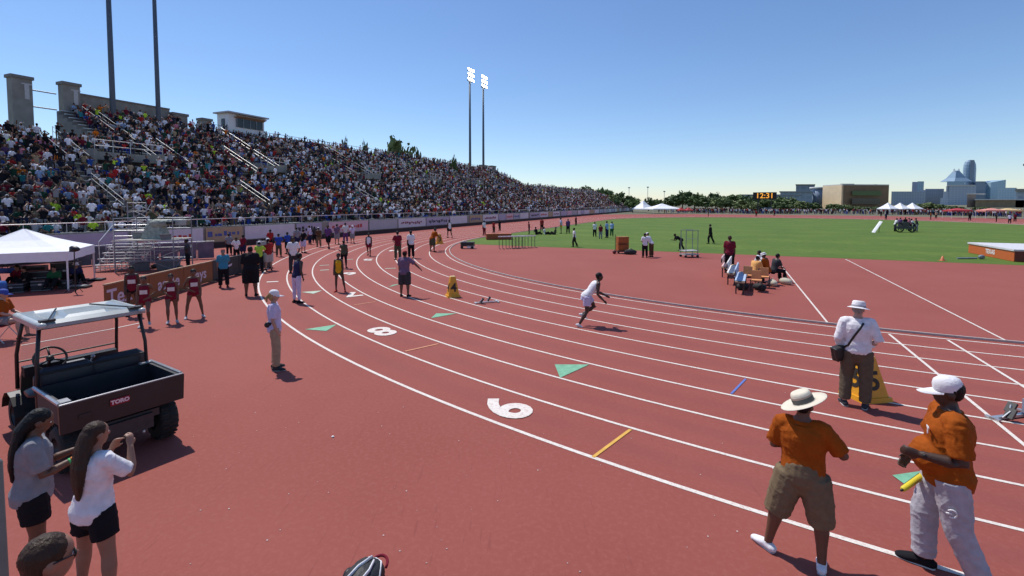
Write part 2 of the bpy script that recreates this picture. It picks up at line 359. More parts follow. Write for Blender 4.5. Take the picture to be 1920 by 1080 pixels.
def figure(loc, yaw, h=1.75, lean=4, side=0, hp=0, hy=0, arms=('down', 'down'), legs=('stand', 'stand'), top=('tee', 'white'), bot=('pants', 'khaki'), sk='tan', hat=None, hairc='black', hairs='short', g=1.0, fem=False, belly=0, vox=.024, shoe='black', seat=None, hero=False, label='', group=None, twist=0, bib=None, tuck=False, tilt=(-6, 0), toe=(0, 1, 0)):
    """arms / legs = (left, right)"""
    s = h / 1.75; root = thing('person', label, 'person', loc, R(yaw), group)
    u = Euler((-R(lean), R(side), 0)).to_matrix() @ Vector((0, 0, 1)); fwd0 = Vector((0, 1, 0)); rr = (fwd0.cross(u)).normalized(); rr = Matrix.Rotation(R(twist), 3, u) @ rr; tf = u.cross(rr).normalized()
    def lv(a, sg): a = ARM[a] if isinstance(a, str) else a; return [nrm((v[0] * sg, v[1], v[2])) for v in a]
    def ll(a, sg): a = LEG[a] if isinstance(a, str) else a; return [nrm((v[0] * sg, v[1], v[2])) for v in a]
    P0 = Vector((0, 0, 0)); hips = {}; knees = {}; ank = {}; tdir = {}
    for sg, a in ((-1, legs[0]), (1, legs[1])):
        d = ll(a, sg); hips[sg] = P0 + rr * sg * .092 * (1 + (g - 1) * .5); knees[sg] = hips[sg] + d[0] * .42; ank[sg] = knees[sg] + d[1] * .41
    low = min(ank[-1].z, ank[1].z); P = Vector((0, 0, -low + .075)) if seat is None else Vector((0, 0, seat / s + .10))
    for q in (hips, knees, ank):
        for sg in q: q[sg] = (q[sg] + P) * s
    P = P * s
    def up(a, x=0, y=0): return P + (u * a + rr * x + tf * y) * s
    sh = {sg: up(.455, sg * (.165 if not fem else .148) * (1 + (g - 1) * .45)) for sg in (-1, 1)}; el = {}; wr = {}; ad = {}
    for sg, a in ((-1, arms[0]), (1, arms[1])):
        d = lv(a, sg); d = [rr * v.x + Vector((0, 1, 0)) * v.y + Vector((0, 0, 1)) * v.z if twist == 0 else (rr * v.x + tf * v.y + u * v.z) for v in d]; d = [v.normalized() for v in d]
        el[sg] = sh[sg] + d[0] * .285 * s; wr[sg] = el[sg] + d[1] * .245 * s; ad[sg] = d
    def sec(o, gg):      # torso sections: (height, half width, half depth, forward shift)
        wst, hip, ch = (.115, .160, .138) if fem else (.142, .155, .165)
        L = [(-.07, hip * .85, .10, -.01), (0, hip, .115, -.012), (.08, (hip + wst) / 2, .108, 0), (.17, wst, .10, .004), (.27, (wst + ch) / 2, .108, .0), (.36, ch, .112, -.006), (.43, ch * .97, .095, -.01), (.48, ch * .62, .07, -.006)]
        return [(a, (b * gg + o) * s, (c * (gg * 1.05 - .05) + o) * s, d_) for a, b, c, d_ in L]
    def torso(mb, o, gg, i0=0, i1=8, n=16):
        S = sec(o, gg)[i0:i1]; mb.tube([up(a, 0, d_) for a, _, _, d_ in S], [(b, c) for _, b, c, _ in S], n, ref=rr, cap='round' if i0 == 0 else True)
    A = .95 if fem else 1.05; ga = (1 + (g - 1) * .75) * A
    # body
    mb = MB(); nn = 12 if hero else 9
    torso(mb, 0, g)
    nb = up(.50, 0, -.005); hd = Euler((-R(lean * .35 + hp), 0, R(hy))).to_matrix(); hu = hd @ Vector((0, 0, 1)); hf = hd @ Vector((0, 1, 0)); hr = hf.cross(hu)
    hc = nb + (u * .055 + hu * (.105 if hero else .095) + hf * .012) * s; Rh = Matrix((hr, hf, hu)).transposed()
    mb.tube([up(.43), nb, hc - hu * .05 * s], [.07 * s * ga, .056 * s * ga, .052 * s], nn, cap='round')
    for sg in (-1, 1): mb.tube([up(.47, sg * .04), sh[sg] + u * .008 * s], [.055 * s * ga, .055 * s * ga], nn, cap='round')
    mb.ell(hc + hu * .022 * s, (.076 * s, .094 * s, .096 * s), Rh, 14, 10); mb.ell(hc + (hf * .022 - hu * .045) * s, (.058 * s, .070 * s, .070 * s), Rh, 12, 8)
    mb.ell(hc + (hf * .098 - hu * .012) * s, (.013 * s, .020 * s, .024 * s), Rh, 8, 6)
    mb.ell(hc + (hf * .082 - hu * .052) * s, (.026 * s, .014 * s, .012 * s), Rh, 8, 6)
    for sg in (-1, 1): mb.ell(hc + (hr * sg * .078 - hf * .005 - hu * .005) * s, (.012 * s, .022 * s, .033 * s), Rh, 8, 6)
    if belly: mb.ell(up(.12, 0, .06), (.15 * s * g, (.10 + belly) * s, .15 * s), Matrix((rr, tf, u)).transposed(), 14, 9)
    for sg in (-1, 1):
        a, b, c = hips[sg], knees[sg], ank[sg]; tg = ga * (1.06 if fem else 1)
        mb.tube([a, a.lerp(b, .35), a.lerp(b, .8), b, b.lerp(c, .28), b.lerp(c, .62), c], [q * s * tg for q in (.086, .083, .060, .054, .058, .043, .034)], nn, cap='round')
        a, b, c = sh[sg], el[sg], wr[sg]
        mb.tube([a, a.lerp(b, .35), b, b.lerp(c, .3), c], [q * s * ga for q in (.054, .047, .038, .040, .026)], nn, cap='round')
        d = ad[sg][1]; pn = (rr * -sg) - d * (rr * -sg).dot(d); pn = pn.normalized() if pn.length > .05 else tf; pw = d.cross(pn).normalized()
        if pw.dot(Vector((0, 1, 0))) < 0: pw = -pw
        if hero:
            mb.tube([c, c + d * .045 * s, c + d * .085 * s], [(.016 * s, .026 * s), (.017 * s, .040 * s), (.014 * s, .040 * s)], 10, ref=pn, cap='round')
            for k, (o, ln) in enumerate(((.031, .070), (.011, .078), (-.010, .072), (-.030, .056))):
                b0 = c + (d * .075 + pw * o) * s; curl = .45 + .1 * k; p1 = b0 + (d * math.cos(.3) + pn * math.sin(.3)) * ln * .45 * s; p2 = p1 + (d * math.cos(.3 + curl) + pn * math.sin(.3 + curl)) * ln * .35 * s; p3 = p2 + (d * math.cos(.5 + 2 * curl) + pn * math.sin(.5 + 2 * curl)) * ln * .25 * s
                mb.tube([b0, p1, p2, p3], [.0095 * s, .009 * s, .0085 * s, .007 * s], 7, cap='round')
            t0 = c + (d * .02 + pw * .024) * s; t1 = t0 + (d * .6 + pw * .7 + pn * .2).normalized() * .035 * s; t2 = t1 + (d * .9 + pw * .2 + pn * .4).normalized() * .032 * s
            mb.tube([t0, t1, t2], [.012 * s, .0105 * s, .008 * s], 7, cap='round')
        else:
            mb.tube([c, c + d * .06 * s, c + (d * .12 + pn * .02) * s], [(.018 * s, .028 * s), (.02 * s, .040 * s), (.014 * s, .030 * s)], 7, ref=pn, cap='round')
            mb.tube([c + d * .02 * s, c + (d * .06 + pw * .045) * s], [.013 * s, .010 * s], 6, cap='round')
    mb.flesh('body', skin(sk), root, vox, 5 if hero else 3)
    # shoes
    for sg in (-1, 1):
        c = ank[sg]; tv = toe[0 if sg < 0 else 1] if isinstance(toe[0], tuple) else (toe[0] * sg, toe[1], toe[2]); td = nrm(tv) if tv != (0, 1, 0) else nrm((sg * .22, 1, 0))
        upv = Vector((0, 0, 1)) - td * td.z; upv.normalize(); o = c - upv * .045 * s
        kf = 1.22 if hero else 1.0; m2 = MB(); m2.tube([o - td * .055 * s + upv * .008 * s, o + td * .03 * s + upv * .012 * s * kf, o + td * .11 * s - upv * .002 * s, o + td * .165 * s - upv * .010 * s], [(.034 * s * kf, .036 * s * kf), (.038 * s * kf, .038 * s * kf), (.029 * s * kf, .043 * s * kf), (.020 * s * kf, .034 * s * kf)], 10, ref=upv, cap='round')
        m2.tube([c + upv * .012 * s, o], [.040 * s, .036 * s], 9)
        if hero: m2.flesh('shoe', cm(shoe), root, .009, 3)
        else: m2.build('shoe', cm(shoe), root, True)
        if hero:
            m3 = MB(); m3.tube([o - td * .06 * s - upv * .027 * s, o + td * .06 * s - upv * .028 * s, o + td * .175 * s - upv * .026 * s], [(.008 * s, .038 * s), (.008 * s, .04 * s), (.008 * s, .036 * s)], 10, ref=upv, cap='round'); m3.build('shoe_sole', cm('offwhite' if shoe != 'white' else 'lightgrey'), root, True)
    # clothes
    kind, c = top; wv = dict(vox=.011 if hero else vox * .9, it=3, wr=.0075 if hero else .005, wk=9.0)
    if kind:
        mb = MB(); loose = {'tank': .008, 'tee': .022, 'polo': .022, 'long': .022, 'suit': .012}[kind]
        S = sec(loose, g); S[0] = (S[0][0] - (.02 if not tuck else -.04), S[0][1] * ((1.06 if fem else 1.10) if not tuck else .98), S[0][2] * ((1.08 if fem else 1.12) if not tuck else .98), S[0][3])
        S[1] = (S[1][0], S[1][1] * (1.05 if not tuck else .95), S[1][2] * (1.06 if not tuck else .95), S[1][3])
        if kind == 'suit': S = sec(loose, g)
        mb.tube([up(a, 0, d_) for a, _, _, d_ in S], [(b, c_) for _, b, c_, _ in S], 18, ref=rr, cap=True)
        if belly: mb.ell(up(.12, 0, .06), (.165 * s * g, (.115 + belly) * s, .165 * s), Matrix((rr, tf, u)).transposed(), 14, 9)
        if fem: mb.ell(up(.345, 0, .06), (.125 * s, .075 * s, .065 * s), Matrix((rr, tf, u)).transposed(), 12, 8)
        for sg in (-1, 1):
            if kind == 'tank' or kind == 'suit': mb.tube([up(.44, sg * .09), sh[sg].lerp(up(.47, sg * .05), .35) + u * .012 * s], [.048 * s, .046 * s], 9, cap='round'); continue
            mb.tube([up(.45, sg * .05), sh[sg] + u * .012 * s], [.075 * s * ga, .070 * s * ga], 12, cap='round')
            a, b, cc = sh[sg], el[sg], wr[sg]
            if kind == 'long': mb.tube([a, b, b.lerp(cc, .5), b.lerp(cc, .92)], [q * s * ga for q in (.072, .058, .052, .042)], 12, cap='round')
            else: mb.tube([a, a.lerp(b, .45), a.lerp(b, .82 if g < 1.2 else .95)], [q * s * ga for q in (.070, .070, .070)], 12)
        mb.flesh('shirt', cm(c), root, **wv)
        if kind in ('polo', 'long'):
            m2 = MB(); m2.tube([nb - u * .02 * s, nb + u * .022 * s], [.075 * s * ga, .068 * s * ga], 14); m2.build('collar', cm(c), root, True)
    kind, c = bot
    if kind:
        mb = MB(); o = {'shorts': .026, 'pants': .02, 'briefs': .012, 'tights': .007, 'cargo': .04}[kind]; S = sec(o * .5, g)[:2]
        S.append((.045 if not tuck else .10, S[1][1] * .97, S[1][2] * .97, 0)); 
        if tuck: S[2] = (.10, S[1][1] * .90, S[1][2] * .98, 0)
        mb.tube([up(a, 0, d_) for a, _, _, d_ in S], [(b, c_) for _, b, c_, _ in S], 16, ref=rr, cap='round')
        for sg in (-1, 1):
            a, b, cc = hips[sg], knees[sg], ank[sg]; rt = [.090, .088, .072]
            if kind in ('pants', 'tights'):
                e = o / 2 if kind == 'pants' else 0
                mb.tube([a, a.lerp(b, .4), b, b.lerp(cc, .4), b.lerp(cc, .93)], [(q * ga + o + e2) * s for q, e2 in ((.086, 0), (.080, 0), (.056, e), (.050, e), (.038, e * 2.0))], 12)
            else:
                k = {'shorts': .62, 'briefs': .28, 'cargo': 1.0}[kind]; e = b.lerp(cc, .12) if kind == 'cargo' else a.lerp(b, k)
                mb.tube([a, a.lerp(e, .5), e], [(q * ga + o) * s for q in ((.086, .084, .078 if kind != 'cargo' else .066))], 12)
        mb.flesh('shorts' if kind in ('shorts', 'briefs', 'cargo') else 'trousers', cm(c), root, **wv)
    # hair and hats
    hm = hair(hairc)
    if hairs:
        mb = MB(); mb.ell(hc + (hu * .034 - hf * .014) * s, (.083 * s, .097 * s, .092 * s), Rh, 14, 9)
        if hairs in ('long', 'pony', 'bun'): mb.ell(hc + (-hf * .045 - hu * .02) * s, (.076 * s, .062 * s, .085 * s), Rh, 12, 8)
        else: mb.ell(hc + (-hf * .040 + hu * .0) * s, (.073 * s, .058 * s, .068 * s), Rh, 12, 8)
        if hairs == 'long':
            mb.tube([hc + (hu * .02 - hf * .06) * s, hc + (-hu * .10 - hf * .095) * s, up(.40, 0, -.125), up(.27, .01, -.135), up(.14, .015, -.13)], [(.082 * s, .06 * s), (.092 * s, .058 * s), (.105 * s, .044 * s), (.085 * s, .034 * s), (.030 * s, .018 * s)], 12, ref=hr, cap='round')
        if hairs == 'pony': mb.tube([hc + (hu * .02 - hf * .10) * s, hc + (-hu * .02 - hf * .15) * s, hc + (-hu * .12 - hf * .13) * s], [.028 * s, .032 * s, .014 * s], 8, cap='round')
        if hairs == 'bun': mb.ell(hc + (hu * .06 - hf * .10) * s, (.04 * s, .04 * s, .04 * s), None, 8, 6)
        if hero: mb.flesh('hair', hm, root, .009, 3, .003, 30)
        else: mb.build('hair', hm, root, True)
    if hat:
        hk, hcol = hat; o = hc + hu * .045 * s; hm2 = mat('hat_' + hcol, COL[hcol], .8, var=.06, bump=.3, bscale=50)
        Rt = Rh @ Matrix.Rotation(R(tilt[0]), 3, 'X') @ Matrix.Rotation(R(tilt[1]), 3, 'Y')
        if hk == 'cap':
            m2 = MB(); pr = [(.089, -.022), (.092, 0), (.090, .032), (.078, .066), (.050, .086), (.018, .093), (.001, .094)]
            m2.lathe([(a * s, b * s) for a, b in pr], o, Rt, 20, .92, 1.08); m2.ell(o + Rt @ Vector((0, 0, .09 * s)), (.008 * s,) * 3, None, 6, 4)
            m2.build('cap', hm2, root, True)
            m3 = MB(); vs = []; nn2 = 13
            for i in range(nn2):
                a = math.pi * (i / (nn2 - 1)); ca, sa = math.cos(a), math.sin(a)
                for (ro, zz) in ((0, -.010), (1, -.022)):
                    x = ca * (.078 if ro == 0 else .082); y = (.045 + sa * .052) if ro == 0 else (.05 + sa * .155); vs.append(o + Rt @ (Vector((x, y, zz + abs(ca) * -.012)) * s))
            k = len(vs); vs2 = vs + [v - hu * .004 * s for v in vs]; fs = []
            for i in range(nn2 - 1): a = 2 * i; fs += [(a, a + 1, a + 3, a + 2), (k + a + 2, k + a + 3, k + a + 1, k + a), (a + 1, k + a + 1, k + a + 3, a + 3)]
            m3.add(vs2, fs); m3.build('cap_visor', hm2, root, True)
        else:
            br = {'straw': .215, 'brim': .155, 'bucket': .13}[hk]; ch_ = {'straw': .105, 'brim': .10, 'bucket': .085}[hk]; o = hc + hu * .035 * s
            pr = [(.088, .0), (br * .7, .006), (br, -.012 + (.02 if hk == 'straw' else 0)), (br + .003, -.016 + (.02 if hk == 'straw' else 0)), (br * .72, -.004), (.099, .006), (.098, .03), (.092, ch_ * .8), (.080, ch_), (.05, ch_ + .006 - (.012 if hk == 'straw' else 0)), (.001, ch_ + (.004 if hk == 'brim' else -.01))]
            m2 = MB(); m2.lathe([(a * s, b * s) for a, b in pr], o, Rt, 28, .96, 1.1); m2.build('hat', hm2, root, True)
            m3 = MB(); m3.lathe([(.1005 * s, .008 * s), (.0995 * s, .05 * s), (.0985 * s, .052 * s)] if hk == 'straw' else [(.1005 * s, .008 * s), (.0995 * s, .032 * s)], o, Rt, 28, .965, 1.105)
            m3.build('hat_band', mat('hat_band', (.10, .10, .085), .8) if hk == 'straw' else mat('hat_band_grey', (.35, .34, .36), .8), root, True)
            if hk == 'straw':
                m4 = MB(); m4.lathe([(.0995 * s, .054 * s), (.0965 * s, .066 * s)], o, Rt, 28, .97, 1.11); m4.build('hat_band', mat('hat_band_tan', (.38, .26, .20), .8), root, True)
    if hero:
        me = mat('eye_white', (.7, .7, .68), .3, var=0); mp = mat('eye_dark', (.02, .015, .01), .2, var=0)
        for sg in (-1, 1):
            c_ = hc + (hf * .078 + hr * sg * .030 + hu * .012) * s; m2 = MB(); m2.ell(c_, (.0095 * s,) * 3, Rh, 8, 6); eo = m2.build('eye', me, root, True)
            m2 = MB(); m2.ell(c_ + hf * .0062 * s, (.0055 * s,) * 3, Rh, 8, 6); m2.build('iris', mp, eo, True)
    if bib:
        m2 = MB(); yb = (sec(.03, g)[4][2] / s + .006); M_ = Matrix((rr, tf, u)).transposed()
        m2.box(up(.27, 0, yb), (.20 * s, .006, .13 * s), M_); m2.build('race_bib', cm(bib), root)
    root['j'] = 0; del root['j']
    info = dict(root=root, hc=hc, nb=nb, hf=hf, hu=hu, hr=hr, sh=sh, el=el, wr=wr, ad=ad, up=up, rr=rr, tf=tf, u=u, s=s, knees=knees, ank=ank, hips=hips, Rh=Rh, sec=sec)
    return info
def W2(info, v):       # local point of a figure -> place
    r_ = info['root']; return Matrix.Rotation(r_.rotation_euler.z, 3, 'Z') @ Vector(v) + r_.location

# ------------------------------------------------------------------ grandstand
stand = thing('grandstand', 'long concrete grandstand packed with spectators along the home straight', 'grandstand')
YS = math.atan2(-.916, -.402)      # +Y of a seated figure turned to face the track
def deck(t0, t1, nl, nu, name='seating_deck'):
    pf = [(36.9, 0), (36.9, .8), (37.5, .8)]
    z = 1.2; l = 37.5
    for i in range(nl): pf += [(l, z), (l + .8, z)]; l += .8; z += .4
    pf += [(l, z), (l + 1.8, z)]; l += 1.8; z += .4
    for i in range(nu): pf += [(l, z), (l + .8, z)]; l += .8; z += .4
    pf += [(l, z), (l + .3, z), (l + .3, 0)]
    n = len(pf); vs = [TL(t0, a, b) for a, b in pf] + [TL(t1, a, b) for a, b in pf]
    fs = [(i, i + 1, n + i + 1, n + i) for i in range(n - 1)] + [tuple(range(n)), tuple(range(2 * n - 1, n - 1, -1))]
    mb = MB(); mb.add(vs, fs); return mb.build(name, M_concd, stand)
TA, TB, TC, TD = 2.0, 26.5, 128.0, 214.0
deck(TA, TB, 12, 7); deck(TB, TC, 12, 16); deck(TC, TD, 12, 5)
def rowinfo(i): return (37.5 + .8 * i, 1.2 + .4 * i) if i < 12 else (48.9 + .8 * (i - 12), 6.4 + .4 * (i - 12))
portals = [26.0, 41.0, 58.5, 76.0, 93.5, 111.0, 133.0, 152.0, 171.0, 190.0]
low_aisles = [8, 21, 33.5, 50, 67, 84.5, 102, 119, 137, 156, 176, 196]
Rax = Matrix.Rotation(AX, 3, 'Z')        # local x across (away from stand), y along the axis
def bmesh_plank(ln):
    mb = MB(); mb.box((0, 0, 0), (.28, ln, .05)); return mb.mesh('bench', M_alu)
for (a, b, rows) in ((TA, TB, 19), (TB, 77, 28), (77, TC, 28), (TC, TD, 17)):
    me = bmesh_plank(b - a - .1)
    for i in range(rows): l, z = rowinfo(i); link('bench', me, stand, TL((a + b) / 2, l + .5, z + .42), AX)
# front wall and its banners
mb = MB(); mb.box(TL(105, 36.62, .83), (.18, 220, 1.66), Rax); mb.build('front_wall', M_conc, stand)
mb = MB(); mb.box(TL(105, 36.50, .20), (.10, 220, .40), Rax); mb.build('wall_plinth', mat('maroon_plinth', (.045, .014, .016), .7), stand)
mb = MB()
for k in range(111): mb.bar(TL(-4 + 2 * k, 36.9, 1.66), TL(-4 + 2 * k, 36.9, 2.25), .025, 5)
mb.bar(TL(-4, 36.9, 2.25), TL(216, 36.9, 2.25), .03, 5); mb.build('front_railing', M_alu, stand)
bcol = [('white', (.60, .58, .63)), ('lilac', (.40, .37, .48)), ('white', (.74, .72, .76)), ('tan', (.40, .30, .18)), ('white', (.72, .7, .72)), ('lilac', (.40, .37, .48)), ('pale pink', (.60, .42, .48)), ('grey', (.4, .4, .44))]
t = 9.0; k = 0; cnt_ = {}; ORD = 'first second third fourth fifth sixth seventh eighth ninth tenth eleventh twelfth thirteenth fourteenth fifteenth sixteenth seventeenth eighteenth nineteenth twentieth'.split()
while t < 205:
    ln = random.choice((3.2, 4.4, 5.2, 6.0)) if t > 20 else 5.0
    nm, c = bcol[k % 8]; cnt_[nm] = cnt_.get(nm, 0) + 1; mb = MB(); mb.box(TL(t + ln / 2, 36.46, 1.02), (.03, ln - .12, 1.10), Rax)
    o = mb.build('banner', mat('banner_' + nm.replace(' ', '_'), c, .7, var=.06, scale=2)); tag(o, f'{nm} banner on the stand wall, {ORD[cnt_[nm] - 1]} {nm} one from the left', 'banner', f'{nm} banners along the stand wall')
    m2 = MB(); mm = [mat('print_maroon', (.20, .03, .07), .7), mat('print_dark', (.03, .03, .04), .7), mat('print_red', (.45, .05, .04), .7), mat('print_blue', (.07, .10, .30), .7)][k % 4]
    x = -ln * .38
    while x < ln * .36:
        q = random.uniform(.16, .38); m2 = MB(); m2.box(TL(t + ln / 2 + x, 36.44, 1.02 + random.uniform(-.08, .08)), (.012, q, random.uniform(.18, .42)), Rax); x += q + .12
        if k % 3 != 1 and t < 110: m2.build('printed_emblem', mm, o)
    t += ln + random.choice((.1, .1, .8)); k += 1
# back wall, towers, portals, rails
def abox(mb, t0, t1, l0, l1, z0, z1): mb.box(TL((t0 + t1) / 2, (l0 + l1) / 2, (z0 + z1) / 2), (abs(l1 - l0), abs(t1 - t0), z1 - z0), Rax)
mb = MB(); abox(mb, 28.45, 37.55, 62.2, 62.6, 0, 14.9); mb.build('back_wall', M_conc, stand)
mb = MB(); abox(mb, 28.45, 37.55, 62.1, 62.7, 14.9, 15.05); mb.build('wall_coping', mat('coping', (.20, .19, .17), .8), stand)
def tower(t0, t1, z, lz=61.6, dp=1.0):
    mb = MB(); abox(mb, t0, t1, lz, lz + dp, 0, z); o = mb.build('tower', M_conc, stand)
    mb = MB(); abox(mb, t0 - .12, t1 + .12, lz - .12, lz + dp + .12, z, z + .3); mb.build('tower_cap', mat('coping', (.20, .19, .17), .8), o)
    if z > 14.5:
        mb = MB(); m_ = (t0 + t1) / 2; abox(mb, m_ + .15, m_ + .5, lz - .03, lz, z - 1.9, z - .5); mb.box(TL(m_ + .32, lz - .02, z - .45), (.05, .8, .12), Rax); mb.build('emblem', mat('pale_stone', (.5, .5, .5), .8), o)
tower(23.3, 24.8, 15.5, 62.2); tower(27.0, 28.4, 15.6, 61.7); tower(37.6, 39.3, 14.3, 61.6); tower(41.2, 42.4, 14.2, 61.6); tower(120, 123, 14.0, 61.6); tower(126, 128.5, 14.2, 61.6)
for z in (13.0, 14.6): mb = MB(); mb.bar(TL(24.8, 62.4, z), TL(26.7, 62.4, z), .07, 6); mb.build('crossbeam', M_steel, stand)
mb = MB()
for a, b in ((42.5, 120), (123, 126)):
    k = a
    while k < b: mb.bar(TL(k, 61.9, 12.8), TL(k, 61.9, 13.9), .03, 5); k += 2.5
    mb.bar(TL(a, 61.9, 13.9), TL(b, 61.9, 13.9), .035, 5); mb.bar(TL(a, 61.9, 13.4), TL(b, 61.9, 13.4), .03, 5)
mb.build('back_railing', M_steel, stand)
for a, b in ((100, 119.8), (52, 62)): mb = MB(); abox(mb, a, b, 61.8, 62.0, 12.4, 13.5); mb.build('back_parapet', M_conc, stand)
M_portal_shade = mat('portal_shade', (.07, .07, .075), .9)
def handrail(t_, l0, l1):
    def zz(l): return (1.2 + .5 * (l - 37.5) if l < 47.2 else 6.4 + .5 * (l - 48.9)) + .1
    mb = MB(); n = max(2, int((l1 - l0) / 1.6))
    for i in range(n + 1): l = l0 + (l1 - l0) * i / n; mb.bar(TL(t_, l, zz(l)), TL(t_, l, zz(l) + .95), .022, 5)
    for h in (.95, .55): mb.bar(TL(t_, l0, zz(l0) + h), TL(t_, l1, zz(l1) + h), .027, 6)
    mb.build('handrail', mat('bright_rail', (.36, .36, .36), .4, .3), stand)
for i, pt in enumerate(portals):
    wd = 2.7 if i == 0 else 1.7; mb = MB()
    for sg in (-1, 1): abox(mb, pt + sg * wd - .12, pt + sg * wd + .12, 48.7, 52.2, 6.0, 8.1)
    abox(mb, pt - wd + .12, pt + wd - .12, 48.75, 52.2, 7.2, 7.9)
    o = mb.build('portal', M_conc, stand)
    mb = MB(); abox(mb, pt - wd + .13, pt + wd - .13, 49.6, 49.8, 6.0, 7.2); mb.build('portal_shade_panel', M_portal_shade, o)  # dark panel painting the shade inside the opening
    mb = MB()
    for zz_ in (8.4, 8.9): mb.bar(TL(pt - wd, 48.8, zz_), TL(pt + wd, 48.8, zz_), .03, 5)
    for k in range(5): q = pt - wd + 2 * wd * k / 4; mb.bar(TL(q, 48.8, 7.9), TL(q, 48.8, 8.9), .025, 5)
    mb.build('portal_railing', M_alu, o)
    for sg in (-1, 1):
        if pt < TC: handrail(pt + sg * (wd + .3), 49.0, 54.6)
        else: handrail(pt + sg * (wd + .3), 49.0, 52.4)
    if 27 < pt + 2 < TC: handrail(pt + 2.2, 55.5, 61)
for q in low_aisles: handrail(q, 40.5, 44.6)
handrail(29.2, 54.5, 61); handrail(21.5, 49, 54.2); handrail(31.5, 49, 54.6)

# press box
pb = thing('press_box', 'white press box with tan awning on the top row of the stand', 'press box')
mb = MB(); abox(mb, 44.3, 49.8, 61.0, 63.2, 11.2, 15.6)
mb.build('cabin', M_white, pb)
mb = MB(); abox(mb, 45.4, 49.5, 60.9, 60.98, 13.9, 15.1); abox(mb, 44.22, 44.3, 61.7, 62.3, 14.0, 14.9); mb.build('window', mat('dark_glass', (.02, .025, .03), .15), pb)
mb = MB()
for k in range(5): abox(mb, 45.4 + k, 45.48 + k, 60.84, 60.9, 13.9, 15.1)
mb.build('window_frame', M_steel, pb)
mb = MB(); abox(mb, 43.9, 50.2, 60.4, 63.5, 15.62, 15.8); mb.build('roof', mat('roof_pale', (.45, .45, .46), .7), pb)
mb = MB(); mb.box(TL(47.4, 60.65, 15.25), (.8, 4.6, .08), Rax @ Matrix.Rotation(R(-18), 3, 'Y')); mb.build('awning', mat('awning_tan', (.40, .26, .17), .8), pb)

# light poles
def pole_pair(t, l, r0, label, z=37.0, lit=True, yaw=None):
    p = TL(t, l, 0); o = thing('light_pole', label, 'light pole', p, AX if yaw is None else yaw)
    mb = MB(); mb.tube([(0, 0, 0), (0, 0, z * .5), (0, 0, z)], [r0, r0 * .82, r0 * .6], 12); mb.build('pole', mat('pole_steel', (.10, .125, .16), .55, .3, var=.08), o, True)
    mb = MB(); mb.box((0, 0, z - 1.1), (.25, 2.4, .18)); mb.box((0, 0, z + .2), (.2, 2.5, .15)); mb.box((0, 0, z + 1.5), (.2, 2.5, .15)); mb.box((0, 0, z + .3), (.16, .16, 3)); mb.build('crossarm', M_steel, o)
    m_on = mat('lamp_glow', (.9, .9, .88), .4, var=0, emit=((1, .96, .86), 40))
    hs = MB(); ln = MB()
    for j in range(3):
        for i in range(4):
            c = Vector((.35, -1.05 + .7 * i, z - .75 + 1.25 * j)); tilt = Matrix.Rotation(R(62), 3, 'Y')
            h_ = MB(); h_.lathe([(.08, -.3), (.22, -.16), (.42, .08), (.45, .10)], c, tilt, 12); hd_ = h_.build('lamp_housing', M_steel, o, True)
            l_ = MB(); l_.ell(c + tilt @ Vector((0, 0, .10)), (.43, .43, .16), tilt, 12, 6); l_.build('lamp', m_on if lit else M_alu, hd_, True)
    return o
pole_pair(30.9, 60.9, .31, 'thick steel light pole rising behind the stand, the one nearer the left edge')
pole_pair(35.5, 60.9, .28, 'steel light pole rising out of the stand, just right of its thicker twin')
pole_pair(114.0, 62.3, .38, 'tall slim light pole with lit lamps, left one of the distant pair')
pole_pair(121.8, 62.3, .38, 'tall slim light pole with lit lamps, right one of the distant pair')

# ------------------------------------------------------------------ spectators
def spect(n, pose, slim=0.0):
    """seated or standing figure at low detail: slots shirt, skin, hair, trousers"""
    mb = MB(); sit = pose < 4
    if sit:
        hipz = .46; ln = (.10, .0, .22, -.05)[pose]
        mb.mi = 3
        for sg in (-1, 1): mb.tube([(sg * .09, -.02, hipz + .04), (sg * .13, .40, hipz + .05), (sg * .12, .44, .06)], [.085, .065, .045], n); mb.box((sg * .12, .50, .04), (.09, .24, .07))
    else:
        hipz = .92; ln = .03; mb.mi = 3
        for sg in (-1, 1): mb.tube([(sg * .09, 0, hipz), (sg * .11, .02, .5), (sg * .12, 0, .06)], [.09, .062, .045], n); mb.box((sg * .12, .06, .04), (.09, .24, .07))
    b = Vector((0, 0, hipz)); sh = b + Vector((0, ln, .50)); mb.mi = 0
    mb.tube([b, b.lerp(sh, .3), b.lerp(sh, .7), sh, sh + Vector((0, 0, .05))], [(.15, .11), (.14, .11), (.17, .115), (.185, .10), (.09, .07)], n + 3, ref=(1, 0, 0), cap=True)
    hd = sh + Vector((0, .03 + ln * .2, .19)); mb.mi = 1
    mb.tube([sh, hd], [.05, .05], n); mb.ell(hd, (.078, .095, .115), None, n + 3, 5)
    mb.mi = 2; mb.ell(hd + Vector((0, -.02, .03)), (.088, .10, .10), None, n + 3, 5)
    for sg in (-1, 1):
        s0 = sh + Vector((sg * .19, 0, -.03))
        if pose in (1, 5) : e, w_ = s0 + Vector((sg * .08, .22, .02)), hd + Vector((sg * .08, .10, -.02))
        elif pose == 3 and sg > 0: e, w_ = s0 + Vector((.10, .1, .22)), s0 + Vector((.08, .14, .48))
        elif sit: e, w_ = s0 + Vector((sg * .07, .06, -.28)), s0 + Vector((-sg * .06, .30, -.34))
        else: e, w_ = s0 + Vector((sg * .06, -.01, -.28)), s0 + Vector((sg * .05, .10, -.52))
        mb.mi = 0; mb.tube([s0, s0.lerp(e, .7)], [.06, .058], n); mb.mi = 1; mb.tube([s0.lerp(e, .6), e, w_], [.045, .042, .033], n)
    return mb
